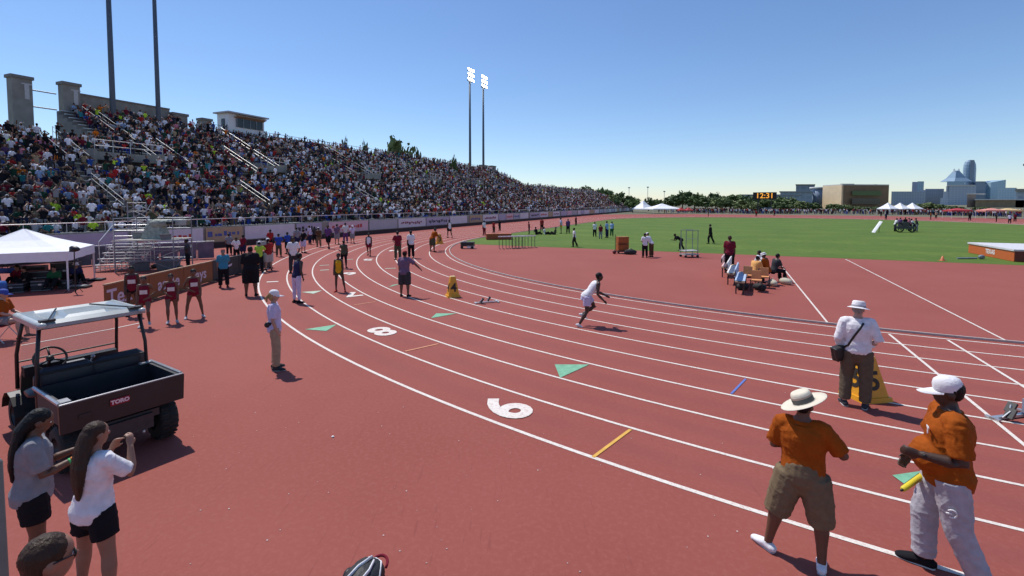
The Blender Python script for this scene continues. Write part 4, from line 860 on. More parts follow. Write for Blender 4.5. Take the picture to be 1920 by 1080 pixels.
# ------------------------------------------------------------------ utility cart (local x = its right side, y = forward)
def cart():
    o = thing('utility_cart', 'dark grey utility cart with open cargo bed and pale roof parked on the red surface', 'utility cart', (-5.21, 6.36, 0), R(57.3))
    gm = mat('cart_body', (.019, .021, .022), .42, var=.18, scale=3, bump=.1, bscale=8); gl = mat('cart_bed_inside', (.020, .021, .026), .6, var=.3, scale=4)
    edge = mat('cart_edge', (.42, .42, .43), .35, .6, var=.15)
    hw = .66; L = 1.02; zb, zt = .66, .965
    mb = MB(); mb.box((0, L / 2, zb + .02), (2 * hw - .06, L, .04)); mb.box((0, L - .02, (zb + zt) / 2), (2 * hw - .06, .035, zt - zb)); bed = mb.build('bed', gl, o)
    for sg in (-1, 1): mb = MB(); mb.box((sg * (hw - .03), L / 2, (zb + zt) / 2), (.035, L - .05, zt - zb)); mb.build('bed_side', gl, bed)
    for k in range(9): mb = MB(); mb.box((-.52 + .13 * k, L / 2, zb + .048), (.03, L - .1, .014)); mb.build('bed_rib', gl, bed)
    mb = MB(); mb.add([(-hw - .02, -.03, zb - .06), (hw + .02, -.03, zb - .06), (hw + .03, -.05, zt), (-hw - .03, -.05, zt), (-hw - .02, .02, zb - .06), (hw + .02, .02, zb - .06), (hw + .03, 0, zt), (-hw - .03, 0, zt)], [(0, 1, 2, 3), (7, 6, 5, 4), (3, 2, 6, 7), (0, 4, 5, 1), (1, 5, 6, 2), (0, 3, 7, 4)]); tg = mb.build('tailgate', gm, o)
    mb = MB(); mb.box((-.08, -.052, zt - .13), (.21, .012, .085), Matrix.Rotation(R(3), 3, 'X')); em = mb.build('badge', mat('badge_red', (.26, .008, .025), .4, var=0), tg)
    text('badge_lettering', 'TORO', .07, mat('badge_white', (.75, .6, .62), .5, var=0), em, .001, .004, axes((1, 0, 0), (0, -.05, 1), Vector((-.08, -.061, zt - .13))), sx=1.0)
    mb = MB(); mb.box((-.44, -.047, zt - .20), (.13, .012, .06)); mb.build('latch', M_black, tg)
    mb = MB(); mb.tube([(-hw - .02, -.03, zt + .005), (hw + .02, -.03, zt + .005)], .014, 6); mb.tube([(hw + .01, 0, zt + .01), (hw + .01, L, zt + .01)], .024, 6); mb.tube([(-hw - .01, 0, zt + .01), (-hw - .01, L, zt + .01)], .024, 6); mb.box((hw - .08, L - .05, zt + .012), (.16, .07, .02)); mb.box((-hw + .06, .10, zt + .012), (.10, .16, .02)); mb.build('bed_rim', edge, o)
    # wheels
    def wheel(x, y, r, wd):
        m_ = Matrix.Rotation(R(90), 3, 'Y'); mb = MB(); pr = [(r * .52, -wd / 2), (r * .86, -wd / 2), (r * .97, -wd * .36), (r, -wd * .15), (r, wd * .15), (r * .97, wd * .36), (r * .86, wd / 2), (r * .52, wd / 2)]
        mb.lathe(pr, (x, y, r), m_, 28); wo = mb.build('wheel', M_rubber, o, True)
        mb = MB(); mb.lathe([(.001, -.02), (r * .3, -.03), (r * .5, -.05), (r * .54, -wd / 2 + .01)], (x, y, r), m_, 20); mb.lathe([(.001, .02), (r * .3, .03), (r * .5, .05), (r * .54, wd / 2 - .01)], (x, y, r), m_, 20); mb.build('rim', M_dark, wo, True)
        mb = MB()
        for k in range(22):
            a = 2 * math.pi * k / 22
            for sx_ in (-1, 1): mb.box((x + sx_ * wd * .22, y + (r + .003) * math.cos(a + sx_ * .07), r + (r + .003) * math.sin(a + sx_ * .07)), (wd * .4, .03, .016), Matrix.Rotation(a + math.pi / 2, 3, 'X'))
        mb.build('tread', M_rubber, wo)
    wheel(.53, .33, .30, .24); wheel(-.53, .33, .30, .24); wheel(.55, 2.25, .29, .20); wheel(-.55, 2.25, .29, .20)
    mb = MB(); mb.box((0, .45, .42), (.62, .9, .20)); mb.tube([(-.5, .33, .30), (.5, .33, .30)], .05, 8); mb.box((0, .5, .58), (.9, .8, .05)); mb.tube([(.25, .12, .35), (.25, .5, .35)], .07, 10); mb.box((0, .1, .50), (.8, .1, .1)); mb.build('drivetrain', M_dark, o, False)
    mb = MB(); mb.tube([(.05, .1, .45), (.30, .05, .33)], .015, 6); mb.ell((.12, .04, .42), (.025, .03, .025)); mb.ell((.24, .04, .36), (.03, .03, .03)); mb.ell((.20, .03, .28), (.02, .02, .03)); mb.build('exhaust', M_alu, o, True)
    # floor, fenders, dash, hood
    mb = MB(); mb.box((0, 1.95, .36), (1.16, 1.9, .10)); mb.box((0, 1.22, .55), (1.16, .40, .42)); mb.build('floor_pan', gm, o)
    mb = MB(); mb.add([(-.58, 2.2, .40), (.58, 2.2, .40), (.50, 2.85, .40), (-.50, 2.85, .40), (-.56, 2.12, .98), (.56, 2.12, .98), (.44, 2.80, .72), (-.44, 2.80, .72)], [(3, 2, 1, 0), (4, 5, 6, 7), (0, 1, 5, 4), (1, 2, 6, 5), (2, 3, 7, 6), (3, 0, 4, 7)]); mb.build('hood', mat('cart_green_black', (.025, .035, .03), .4), o)
    for sg in (-1, 1):
        mb = MB()
        for k in range(7): a = R(10 + 160 * k / 6); b = R(10 + 160 * (k + 1) / 6); mb.add([(sg * .44, 2.25 + .36 * math.cos(a), .29 + .36 * math.sin(a)), (sg * .70, 2.25 + .36 * math.cos(a), .29 + .36 * math.sin(a)), (sg * .70, 2.25 + .36 * math.cos(b), .29 + .36 * math.sin(b)), (sg * .44, 2.25 + .36 * math.cos(b), .29 + .36 * math.sin(b))], [(0, 1, 2, 3)])
        mb.build('fender', M_black, o)
    sm = mat('seat_vinyl', (.016, .018, .028), .45, var=.1)
    for x in (-.30, .32):
        mb = MB(); mb.tube([(x - .24, 1.42, .80), (x + .24, 1.42, .80)], [(.07, .24)] * 2, 14, ref=(0, 0, 1), cap='round'); s_ = mb.build('seat', sm, o, True)
        mb = MB(); mb.tube([(x - .23, 1.18, .97), (x + .23, 1.18, .97)], [(.21, .06)] * 2, 14, ref=(0, 0, 1), cap='round'); mb.build('backrest', sm, o, True)
    mb = MB(); mb.box((0, 2.06, .96), (1.12, .16, .14)); mb.box((.02, 1.9, .80), (.3, .28, .3)); mb.build('dashboard', M_black, o)
    mb = MB(); mb.box((.0, 1.9, .98), (.22, .12, .05)); mb.tube([(.1, 1.75, .9), (.16, 1.72, 1.05)], .014, 6); mb.ell((.16, 1.72, 1.06), (.03, .03, .03)); mb.build('controls', edge, o)
    mb = MB(); c = Vector((-.30, 1.86, 1.13)); rt = Matrix.Rotation(R(52), 3, 'X'); n = 28; pts = [c + rt @ Vector((.185 * math.cos(2 * math.pi * k / n), .185 * math.sin(2 * math.pi * k / n), 0)) for k in range(n + 1)]; mb.tube(pts, .016, 8, ref=tuple(rt @ Vector((0, 0, 1))), cap=False)
    for a in (90, 210, 330): mb.bar(c, c + rt @ Vector((.18 * math.cos(R(a)), .18 * math.sin(R(a)), 0)), .014)
    mb.ell(c, (.05, .05, .03), rt); mb.tube([c, (-.30, 2.04, .92)], .022, 8); mb.build('steering_wheel', M_black, o, True)
    # frame posts and roof
    for sg in (-1, 1):
        mb = MB(); mb.tube([(sg * .63, 1.04, .62), (sg * .62, 1.06, 1.3), (sg * .57, 1.12, 1.76)], .024, 8); mb.build('rear_post', M_black, o, True)
        mb = MB(); mb.tube([(sg * .60, 2.18, .70), (sg * .60, 2.14, 1.22), (sg * .58, 2.04, 1.50), (sg * .54, 1.98, 1.76)], .024, 8); mb.build('front_post', M_black, o, True)
    for (a, b, r_) in (((-.6, 2.15, 1.10), (.6, 2.15, 1.10), .014), ((-.62, 1.06, 1.12), (.62, 1.06, 1.12), .016), ((-.55, 1.98, 1.74), (.55, 1.98, 1.74), .018), ((-.57, 1.1, 1.74), (.57, 1.1, 1.74), .018)): mb = MB(); mb.bar(a, b, r_); mb.build('crossbar', M_black, o)
    m_g = mat('windscreen', (.55, .56, .55), .08, var=0, alpha=.22); mb = MB(); mb.add([(-.57, 2.155, 1.12), (.57, 2.155, 1.12), (.52, 2.0, 1.72), (-.52, 2.0, 1.72)], [(0, 1, 2, 3)]); mb.build('windscreen', m_g, o)
    # moulded roof
    rm = mat('roof_plastic', (.30, .335, .34), .32, var=.12, scale=3, coat=.3); nx, ny = 18, 14; vs = []; 
    def prf(u_, v_):
        x = -.62 + 1.24 * u_; y = 1.00 + 1.14 * v_; e = min(u_, 1 - u_) * 1.24; e2 = min(v_, 1 - v_) * 1.14; z = 1.80 + .045 * min(1, e / .06) * min(1, e2 / .06)
        if e > .16 and e2 > .12: z += -.028
        if .3 < u_ < .7 and e2 > .25: z += .03
        return (x, y, z)
    for j in range(ny + 1):
        for i in range(nx + 1): vs.append(prf(i / nx, j / ny))
    k = len(vs); vs += [(v[0], v[1], v[2] - .05) for v in vs]; fs = [(j * (nx + 1) + i, j * (nx + 1) + i + 1, (j + 1) * (nx + 1) + i + 1, (j + 1) * (nx + 1) + i) for j in range(ny) for i in range(nx)]; fs2 = [tuple(k + q for q in reversed(f)) for f in fs]
    bd = [i for i in range(nx + 1)] + [(j * (nx + 1) + nx) for j in range(1, ny + 1)] + [ny * (nx + 1) + i for i in range(nx - 1, -1, -1)] + [j * (nx + 1) for j in range(ny - 1, 0, -1)]
    fs3 = [(bd[i], k + bd[i], k + bd[(i + 1) % len(bd)], bd[(i + 1) % len(bd)]) for i in range(len(bd))]
    mb = MB(); mb.add(vs, fs + fs2 + fs3); rf = mb.build('roof', rm, o)
    for x in (-.57, .57):
        mb = MB(); mb.tube([(x, .98, 1.80), (x, 2.16, 1.80)], [(.04, .05)] * 2, 8, cap='round'); mb.build('roof_edge', mat('roof_edge', (.46, .49, .49), .3), rf, True)
    for x in (-.5, .5):
        mb = MB(); mb.box((x, 1.06, 1.85), (.16, .1, .03)); mb.tube([(x, 1.0, 1.86), (x * .4, 1.9, 1.86)], .012, 5); mb.build('roof_strap', M_black, rf)
    return o
cart()

# ------------------------------------------------------------------ near tent and its clutter
FR = Vector((-17.7, 19.0, 0)); sd_ = Vector((-.47, .88, 0)); fd = Vector((-.88, -.47, 0)); cc_ = FR + sd_ * 1.75 + fd * 1.75
tz = math.atan2(-.47 * -1, .88)
tent('white pop-up canopy over the black equipment by the left edge', cc_, 3.6, 3.6, 1.55, 2.42, math.atan2(.47, .88), .36)
def local(f, s): return FR + fd * f + sd_ * s
mcase = mat('case_black', (.02, .021, .025), .55, var=.3); 
lst = [(.9, .5, .55, .45, .42, 'low black flight case nearest the front tent leg'), (1.7, .4, .7, .5, .36, 'wide black flight case under the middle of the tent'), (2.6, .5, .5, .5, .6, 'tall black flight case under the left side of the tent'), (1.3, 1.4, .8, .5, .7, 'large black flight case at the back under the tent')]
lst += [(.6, 2.2, .9, .5, .95, 'tall black equipment rack at the back right corner under the tent'), (1.9, 2.6, 1.1, .4, .8, 'wide black equipment rack along the back of the tent'), (3.1, 1.6, .9, .6, 1.0, 'tall black equipment rack at the back left under the tent'), (.35, 1.1, .4, .4, .3, 'small black case beside the right tent legs'), (2.1, -.1, .5, .35, .28, 'small black case at the front edge of the tent')]
for (f, s, a, b, c, lb) in lst:
    p = local(f, s); o = thing('equipment_case', lb, 'case', p, R(28)); mb = MB(); mb.box((0, 0, c / 2), (a, b, c)); mb.build('case_body', mcase, o); mb = MB()
    for z in (.03, c - .03, c * .62): mb.box((0, 0, z), (a + .015, b + .015, .025))
    mb.build('case_trim', M_steel, o); mb = MB(); mb.box((0, -b / 2 - .015, c * .62), (.1, .02, .06)); mb.build('latch', M_alu, o)
o = thing('bin', 'blue drinks barrel with a white lower band at the left edge of the picture', 'barrel', G(-6, 560)); mb = MB(); mb.lathe([(.001, .02), (.24, .02), (.27, .12), (.28, .3)], n=20); mb.build('band', M_white, o, True); mb = MB(); mb.lathe([(.28, .3), (.285, .5), (.25, .62), (.001, .64)], n=20); mb.build('drum', mat('blue_plastic', (.02, .10, .36), .4), o, True)
o = thing('bag', 'bright blue kit bag hung under the left side of the canopy', 'bag', (0, 0, 0)); p = at(12, 508, 20); mb = MB(); mb.tube([p + Vector((-.35, 0, 0)), p + Vector((.28, 0, .02))], [(.12, .16)] * 2, 12, cap='round'); mb.build('bag_body', mat('blue_nylon', (.02, .13, .50), .6, bump=.4, bscale=8), o, True); mb = MB(); mb.tube([p + Vector((-.2, 0, .1)), p + Vector((-.05, 0, .32)), p + Vector((.1, 0, .1))], .015, 5); mb.bar(p + Vector((-.05, 0, .3)), p + Vector((-.05, 0, .60)), .008, 4); mb.build('strap', M_black, o)
for (x, y, wd, lb, lid) in ((143, 540, .9, 'flat black tray with a pale lid on the ground right of the tent', 1), (150, 527, .5, 'small flat black bag on the ground right of the tent', 0), (182, 526, .5, 'flat dark mat lying alone on the red surface right of the tent', 0)):
    p = G(x, y); o = thing('ground_case', lb, 'case', p, R(15)); mb = MB(); mb.box((0, 0, .045), (wd, .45, .09)); mb.build('case_body', M_black, o)
    if lid: mb = MB(); mb.box((.05, 0, .10), (wd * .6, .3, .02)); mb.build('lid', mat('lid_grey', (.35, .36, .36), .4), o)
    else: mb = MB(); mb.tube([(-wd * .2, 0, .09), (0, 0, .13), (wd * .2, 0, .09)], .012, 5); mb.build('handle', M_black, o)
o = thing('stage_light', 'black lamp on a thin stand against the right corner of the tent', 'lamp'); p = at(140, 466, 18.6); mb = MB(); mb.ell(p, (.20, .12, .10), Matrix.Rotation(R(15), 3, 'Y')); mb.box(p + Vector((-.02, -.06, -.06)), (.2, .1, .12)); mb.build('lamp_head', M_black, o, True); mb = MB(); mb.tube([(p.x - .02, p.y, p.z), (p.x - .05, p.y, 0)], .02, 6); [mb.bar((p.x - .05, p.y, .35), (p.x - .05 + a, p.y + b, 0), .012) for a, b in ((.3, 0), (-.2, .25), (-.2, -.25))]; mb.build('stand', M_black, o)
# ------------------------------------------------------------------ camera scaffold with little bleacher
def frame_tower(o, x0, x1, y0, y1, h, m, brace=True, nm='scaffold_frame'):
    for (x, y) in ((x0, y0), (x1, y0), (x1, y1), (x0, y1)): mb = MB(); mb.bar((x, y, 0), (x, y, h), .035); mb.build('post', m, o)
    z = .55; 
    while z < h:
        mb = MB(); mb.bar((x0, y0, z), (x1, y0, z), .022); mb.bar((x1, y0, z), (x1, y1, z), .022); mb.bar((x1, y1, z), (x0, y1, z), .022); mb.bar((x0, y1, z), (x0, y0, z), .022); mb.build('ledger', m, o); z += .55
    if brace:
        for a, b in (((x0, y0, .1), (x1, y0, h * .8)), ((x1, y0, .1), (x0, y0, h * .8)), ((x1, y0, .1), (x1, y1, h * .8)), ((x0, y1, .1), (x1, y1, h * .8))): mb = MB(); mb.bar(a, b, .018); mb.build('brace', m, o)
p = G(292, 506); o = thing('camera_scaffold', 'metal scaffold tower with a planked deck and a tarp-covered camera in front of the stand', 'scaffold', p, R(8))
frame_tower(o, -1.35, 1.35, -.9, .9, 1.55, M_steel)
for k in range(7): mb = MB(); mb.box((0, -.78 + .26 * k, 1.60), (2.9, .23, .05)); mb.build('plank', mat('deck_plank', (.40, .38, .34), .8, var=.2, scale=2), o)
for (x, y) in ((-1.35, -.9), (1.35, -.9), (1.35, .9), (-1.35, .9), (0, .9)): mb = MB(); mb.bar((x, y, 1.6), (x, y, 2.75), .025); mb.build('rail_post', M_steel, o)
for z in (2.15, 2.7): mb = MB(); mb.bar((-1.35, .9, z), (1.35, .9, z), .022); mb.bar((-1.35, -.9, z), (-1.35, .9, z), .022); mb.bar((1.35, -.9, z), (1.35, .9, z), .022); mb.build('guard_rail', M_steel, o)
o2 = thing('covered_camera', 'broadcast camera under a grey-green rain cover on the scaffold deck', 'camera', p + Vector((.1, 0, 1.63)), R(8)); mb = MB(); mb.frus((0, 0, 0), (1.1, .8), (.7, .5), .75); mb.ell((.2, -.1, .8), (.48, .28, .22), n=12); mb.flesh('rain_cover', mat('tarp_grey', (.27, .29, .24), .7, var=.25, bump=.6, bscale=7), o2, .04, 2, .03, 3.5); mb = MB(); mb.tube([(.6, -.15, .82), (.95, -.2, .84)], [.09, .11], 10); mb.build('lens', M_black, o2, True)
o3 = thing('folded_tarp', 'pale grey tarp spread along the scaffold guard rail', 'tarp', p + Vector((.55, .35, 2.45)), R(8)); mb = MB(); mb.box((0, 0, .14), (1.9, .5, .06)); mb.box((0, -.25, 0), (1.9, .04, .26)); mb.flesh('tarp_cloth', mat('tarp_pale', (.40, .42, .38), .8, bump=.5, bscale=6), o3, .03, 2, .02, 4)
p = G(238, 505); o = thing('bleacher', 'small five-step aluminium bleacher standing left of the camera scaffold', 'bleacher', p, R(14))
for k in range(5):
    for q, w_ in ((0, .28), (.32, .24)): mb = MB(); mb.box((0, -.9 + .42 * k + q * .5, .35 + .27 * k - q * .5), (2.0, w_ * .8, .045)); mb.build('bench_plank' if q == 0 else 'foot_plank', M_alu, o)
for x in (-.95, 0, .95):
    mb = MB(); mb.bar((x, -1.0, .05), (x, 1.0, .05), .02); mb.bar((x, -1.0, .1), (x, .9, 1.35), .022)
    for k in range(5): y = -.9 + .42 * k; mb.bar((x, y, 0), (x, y, .33 + .27 * k), .02)
    mb.build('leg_frame', M_alu, o)
for x in (-1.0, 1.0): mb = MB(); mb.bar((x, .95, 1.3), (x, .95, 2.3), .022); mb.bar((x, -.4, .6), (x, -.4, 1.5), .022); mb.bar((x, -.4, 1.5), (x, .95, 2.3), .022); mb.build('side_rail', M_alu, o)
mb = MB(); [mb.bar((-1, .98, z), (1, .98, z), .02) for z in (1.7, 2.0, 2.3)]; mb.build('back_rail', M_alu, o)
p = G(236, 498); o = thing('lattice_mast', 'narrow grey lattice mast behind the little bleacher', 'mast', (p.x - .8, p.y + 2.2, 0), R(10)); mb = MB()
for (x, y) in ((-.5, -.3), (.5, -.3), (.5, .3), (-.5, .3)): mb.bar((x, y, 0), (x, y, 3.5), .035)
for k in range(7): z = .5 * k; mb.bar((-.5, -.3, z), (.5, -.3, z + .5), .018); mb.bar((.5, .3, z), (-.5, .3, z + .5), .018); mb.bar((-.5, -.3, z + .5), (.5, -.3, z + .5), .018); mb.bar((.5, -.3, z), (.5, .3, z + .5), .018)
mb.build('lattice', M_steel, o)
p = G(320, 503); o = thing('cable_heap', 'black cables and bags heaped at the foot of the scaffold', 'cables', p); 
for k in range(5): mb = MB(); x = -1.6 + .7 * k; mb.ell((x, random.uniform(-.3, .2), .09), (.38, .22, .12), Matrix.Rotation(random.uniform(0, 3), 3, 'Z'), 10, 6); mb.build('bag', mat('bag_dark', (.03, .035, .035), .8, bump=.5, bscale=8), o, True)
pq = G(292, 506)
for k, (x_, y_, z_, a_, lb) in enumerate(((-.9, .2, 1.63, .5, 'grey storage tub on the left of the scaffold deck'), (.95, -.5, 1.63, .4, 'small grey storage tub on the right of the scaffold deck'), (-.6, -.3, .0, .7, 'grey storage tub on the ground inside the scaffold'), (.6, .1, .0, .8, 'large dark storage tub on the ground inside the scaffold'))):
    o = thing('storage_tub', lb, 'tub', pq + Vector((x_, y_, z_)), R(10 + 20 * k)); mb = MB(); mb.frus((0, 0, 0), (a_, a_ * .7), (a_ * 1.1, a_ * .8), a_ * .6); mb.build('tub_body', mat('tub_grey', (.16, .17, .17), .6), o); mb = MB(); mb.box((0, 0, a_ * .62), (a_ * 1.15, a_ * .85, .05)); mb.build('lid', mat('tub_lid', (.10, .10, .11), .6), o)
# fence in front of the stand with purple mesh
fence = thing('crowd_barrier', 'tall mesh barrier with faded purple panels behind the scaffold', 'fence')
fp = [G(118, 503), G(200, 496), G(300, 490), G(403, 484.5)]; fp = [fp[0]] + fp[1:]
mp_ = mat('mesh_purple', (.15, .12, .17), .8, var=.2, scale=2); mg_ = mat('mesh_dark', (.09, .09, .11), .8, var=.2, scale=2)
for i in range(3):
    a, b = fp[i], fp[i + 1]; n = 3
    for k in range(n):
        q0, q1 = a.lerp(b, k / n), a.lerp(b, (k + 1) / n); d = (q1 - q0); ln = d.length; an = math.atan2(d.y, d.x); c = (q0 + q1) / 2
        mb = MB(); mb.box((c.x, c.y, .55), (ln - .08, .02, 1.0), Matrix.Rotation(an, 3, 'Z')); mb.build('mesh_panel', mg_ if i == 0 else mp_, fence)
        mb = MB(); mb.bar((q0.x, q0.y, 0), (q0.x, q0.y, 1.12), .022); mb.bar((q0.x, q0.y, 1.1), (q1.x, q1.y, 1.1), .02); mb.build('post', M_steel, fence)
# low banner fence "Texas Relays"
bp = [Vector((-12.75, 14.9, 0)), Vector((-12.95, 17.0, 0)), Vector((-13.15, 19.1, 0)), Vector((-13.3, 21.2, 0)), Vector((-13.4, 23.4, 0)), Vector((-13.1, 26.0, 0))]
mo = mat('banner_burnt_orange', (.235, .075, .018), .6, var=.10, scale=2); mk = mat('banner_black', (.030, .028, .032), .55, var=.1); ml = mat('lettering_pale', (.62, .52, .60), .7, var=0)
words = ['Tex', 'as Re', 'lays']
for i in range(5):
    a, b = bp[i], bp[i + 1]; d = (b - a); ln = d.length; an = math.atan2(d.y, d.x); c = (a + b) / 2; og = i < 3
    lb = ['burnt orange banner board reading Tex, the end one by the cart', 'burnt orange banner board reading as Re behind the maroon runners', 'burnt orange banner board reading lays next to the black boards', 'black banner board beside the man in the blue and white shirt', 'black banner board behind the large man in black'][i]
    o = thing('banner_board', lb, 'banner', c, an); mb = MB(); mb.box((0, 0, .46), (ln - .04, .05, .86)); mb.build('panel', mo if og else mk, o)
    mb = MB(); mb.box((0, 0, .91), (ln - .02, .09, .04)); [mb.box((q, .0, .03), (.06, .5, .05)) for q in (-ln * .4, ln * .4)]; mb.build('frame', mat('board_top', (.36, .22, .13), .7) if og else M_dark, o)
    if og: text('lettering', words[i], .72 if i == 0 else .62, ml, o, .002, .012, axes((1, 0, 0), (0, 0, 1), Vector(((-.42, .08, .08)[i], -.03, .45))))
    else: mb = MB(); mb.add([(-.5, -.03, .35), (.45, -.03, .52), (.5, -.03, .62), (-.42, -.03, .47)], [(0, 1, 2, 3)]); mb.build('pale_swoosh', ml, o)

# ------------------------------------------------------------------ lane markers, blocks, cones
def marker(x, y, ch, lb, rz, b=.50, t=.19, h=.75, carried=None):
    p = G(x, y) if carried is None else carried; o = thing('lane_marker', lb, 'lane marker', p, R(rz)); mb = MB(); mb.frus((0, 0, .07), (b, b * .9), (t, t * .8), h - .07); mb.build('tapered_box', M_yell, o); mb = MB(); mb.frus((0, 0, 0), (b + .09, b * .9 + .09), (b + .06, b * .9 + .06), .08); mb.build('base_flange', M_yell, o)
    mb = MB(); mb.frus((0, 0, h), (t, t * .8), (t * .8, t * .6), .02); mb.build('top_cap', mat('cap_pale', (.75, .55, .25), .5), o)
    sl = (b * .9 - t * .8) / 2 / h
    for rr_ in (0, 90, 180, 270):
        Mz = Matrix.Rotation(R(rr_), 4, 'Z'); zc = h * .46; yy = -(b * .9 / 2 - sl * (zc - .07)) - .004 if rr_ % 180 == 0 else -(b / 2 - (b - t) / 2 / h * (zc - .07)) - .004
        text('numeral', ch, .44, mat('numeral_black', (.02, .015, .01), .6, var=0), o, .002, .012, Mz @ axes((1, 0, 0), (0, sl, 1), Vector((0, yy, zc))))
    return o
marker(1622, 745, '5', 'yellow tapered lane marker numbered 5 behind the official with the shoulder bag', 8)
marker(849, 556, '4', 'yellow tapered lane marker numbered 4 standing alone on the bend', 22, b=.40, t=.19)
def block_start(x, y, lb, rz):
    p = G(x, y); o = thing('starting_block', lb, 'starting block', p, R(rz)); mb = MB(); mb.box((0, 0, .03), (.07, .85, .04)); mb.build('rail', M_alu, o)
    for sx_, yy in ((-1, .12), (1, -.18)):
        mb = MB(); mb.box((sx_ * .09, yy, .12), (.12, .04, .17), Matrix.Rotation(R(-35), 3, 'X')); mb.build('pedal', M_black, o); mb = MB(); mb.bar((sx_ * .05, yy - .1, .05), (sx_ * .09, yy, .16), .012); mb.build('strut', M_alu, o)
    mb = MB(); mb.box((0, .4, .03), (.34, .06, .03)); mb.box((0, -.40, .03), (.2, .05, .03)); mb.build('anchor', M_alu, o)
    return o
block_start(912, 568, 'small starting block on the bend right of the yellow marker 4', -70)
o = block_start(1897, 783, 'starting block with a pale speaker box cut by the right edge of the picture', -78)
mb = MB(); mb.box((.1, .30, .17), (.22, .16, .24)); mb.build('speaker_box', mat('speaker_grey', (.30, .32, .40), .5), o)

# ------------------------------------------------------------------ infield equipment
p = G(1168, 475); o = thing('equipment_dolly', 'orange crate stacked tall on a two-wheeled dolly at the edge of the grass', 'dolly', p, R(8))
mc = mat('crate_orange', (.36, .10, .02), .7, var=.2)
for k in range(2): mb = MB(); mb.box((-.05, 0, .42 + .50 * k), (.75, .5, .47)); cr_ = mb.build('crate', mc, o); mb = MB(); [mb.box((-.05, -.26, .42 + .5 * k + q), (.78, .02, .03)) for q in (-.2, .2)]; mb.build('crate_rim', mat('crate_dark', (.14, .04, .015), .7), cr_)
mb = MB(); mb.box((0, 0, .15), (.9, .6, .05)); mb.bar((-.45, .3, .1), (-.45, .3, 1.3), .02); mb.build('dolly_frame', M_dark, o)
for sx_ in (-1, 1): mb = MB(); mb.lathe([(.001, -.04), (.1, -.04), (.12, 0), (.1, .04), (.001, .04)], (sx_ * .4, -.2, .12), Matrix.Rotation(R(90), 3, 'Y'), 14); mb.build('wheel', M_rubber, o, True)
o = thing('kit_bag', 'black kit bag dropped beside the orange crate dolly', 'bag', G(1182, 477)); mb = MB(); mb.ell((0, 0, .16), (.45, .22, .2)); mb.flesh('bag_body', cm('charcoal'), o, .03, 2, .02, 6); mb = MB(); mb.tube([(-.2, 0, .3), (0, 0, .42), (.2, 0, .3)], .02, 5); mb.build('handle', M_black, o)
o = thing('ball', 'small dark red ball lying left of the orange crate dolly', 'ball', G(1152, 476)); mb = MB(); mb.ell((0, 0, .14), (.14,) * 3, None, 12, 8); mb.build('ball_skin', mat('ball_red', (.12, .015, .02), .5), o, True)
# hurdles stacked on the grass corner
def hurdle(lb, loc, rz):
    o = thing('hurdle', lb, 'hurdle', loc, rz, 'hurdles lined up at the corner of the grass'); mb = MB(); mb.box((0, 0, .93), (1.18, .025, .08)); mb.build('top_board', M_white, o)
    for sx_ in (-1, 1): mb = MB(); mb.bar((sx_ * .5, 0, .03), (sx_ * .5, 0, .9), .022); mb.build('upright', M_dark, o); mb = MB(); mb.bar((sx_ * .5, 0, .03), (sx_ * .5, -.65, .03), .025); mb.build('foot', M_dark, o)
    return o
h0 = hurdle('dark framed hurdle in the row at the near left corner of the grass', G(948, 466), AX + R(35))
for k in range(1, 8): p = G(948 + 6.2 * k, 466.2 - .3 * k); dup(h0, p, AX + R(35 + (k % 3) * 4))
o = thing('floor_box', 'orange-red storage trunk on the grass left of the hurdles', 'trunk', G(935, 449), R(10)); mb = MB(); mb.box((0, 0, .28), (2.4, .7, .5)); mb.build('trunk_body', mat('trunk_red', (.34, .06, .02), .6), o); mb = MB(); mb.box((0, 0, .55), (2.46, .76, .05)); mb.build('lid', mat('trunk_lid', (.42, .10, .03), .6), o)
o = thing('trolley', 'low black trolley with a white box at the tip of the grass by the kerb', 'trolley', G(877, 466), R(-5)); mb = MB(); mb.box((0, 0, .35), (1.0, .6, .32)); mb.build('tray', M_black, o); mb = MB(); mb.box((.25, -.05, .16), (.5, .5, .18)); mb.build('box', M_white, o)
for x_ in (-.4, .4): mb = MB(); mb.lathe([(.001, -.03), (.11, -.03), (.11, .03), (.001, .03)], (x_, -.28, .11), Matrix.Rotation(R(90), 3, 'X'), 12); mb.build('wheel', M_rubber, o)
# wheeled metal rack
p = G(1292, 482); o = thing('clothes_rack', 'open metal frame rack on small wheels at the edge of the grass', 'rack', p, R(12)); mb = MB()
for (x, y) in ((-.42, -.3), (.42, -.3), (-.42, .3), (.42, .3)): mb.bar((x, y, .08), (x, y, 1.75), .025)
mb.bar((-.42, -.3, 1.75), (.42, -.3, 1.75), .02); mb.bar((-.42, .3, 1.75), (.42, .3, 1.75), .02); mb.bar((-.42, -.3, 1.2), (.42, -.3, 1.2), .015); mb.build('frame', mat('rack_green', (.20, .27, .26), .5, .3), o)
for z in (.18, .42): mb = MB(); mb.box((0, 0, z), (1.0, .7, .05)); mb.build('shelf', mat('shelf_grey', (.42, .42, .40), .5), o)
for x_ in (-.42, .42):
    for y_ in (-.3, .3): mb = MB(); mb.lathe([(.001, -.03), (.08, -.03), (.08, .03), (.001, .03)], (x_, y_, .08), Matrix.Rotation(R(90), 3, 'X'), 10); mb.build('wheel', M_rubber, o)
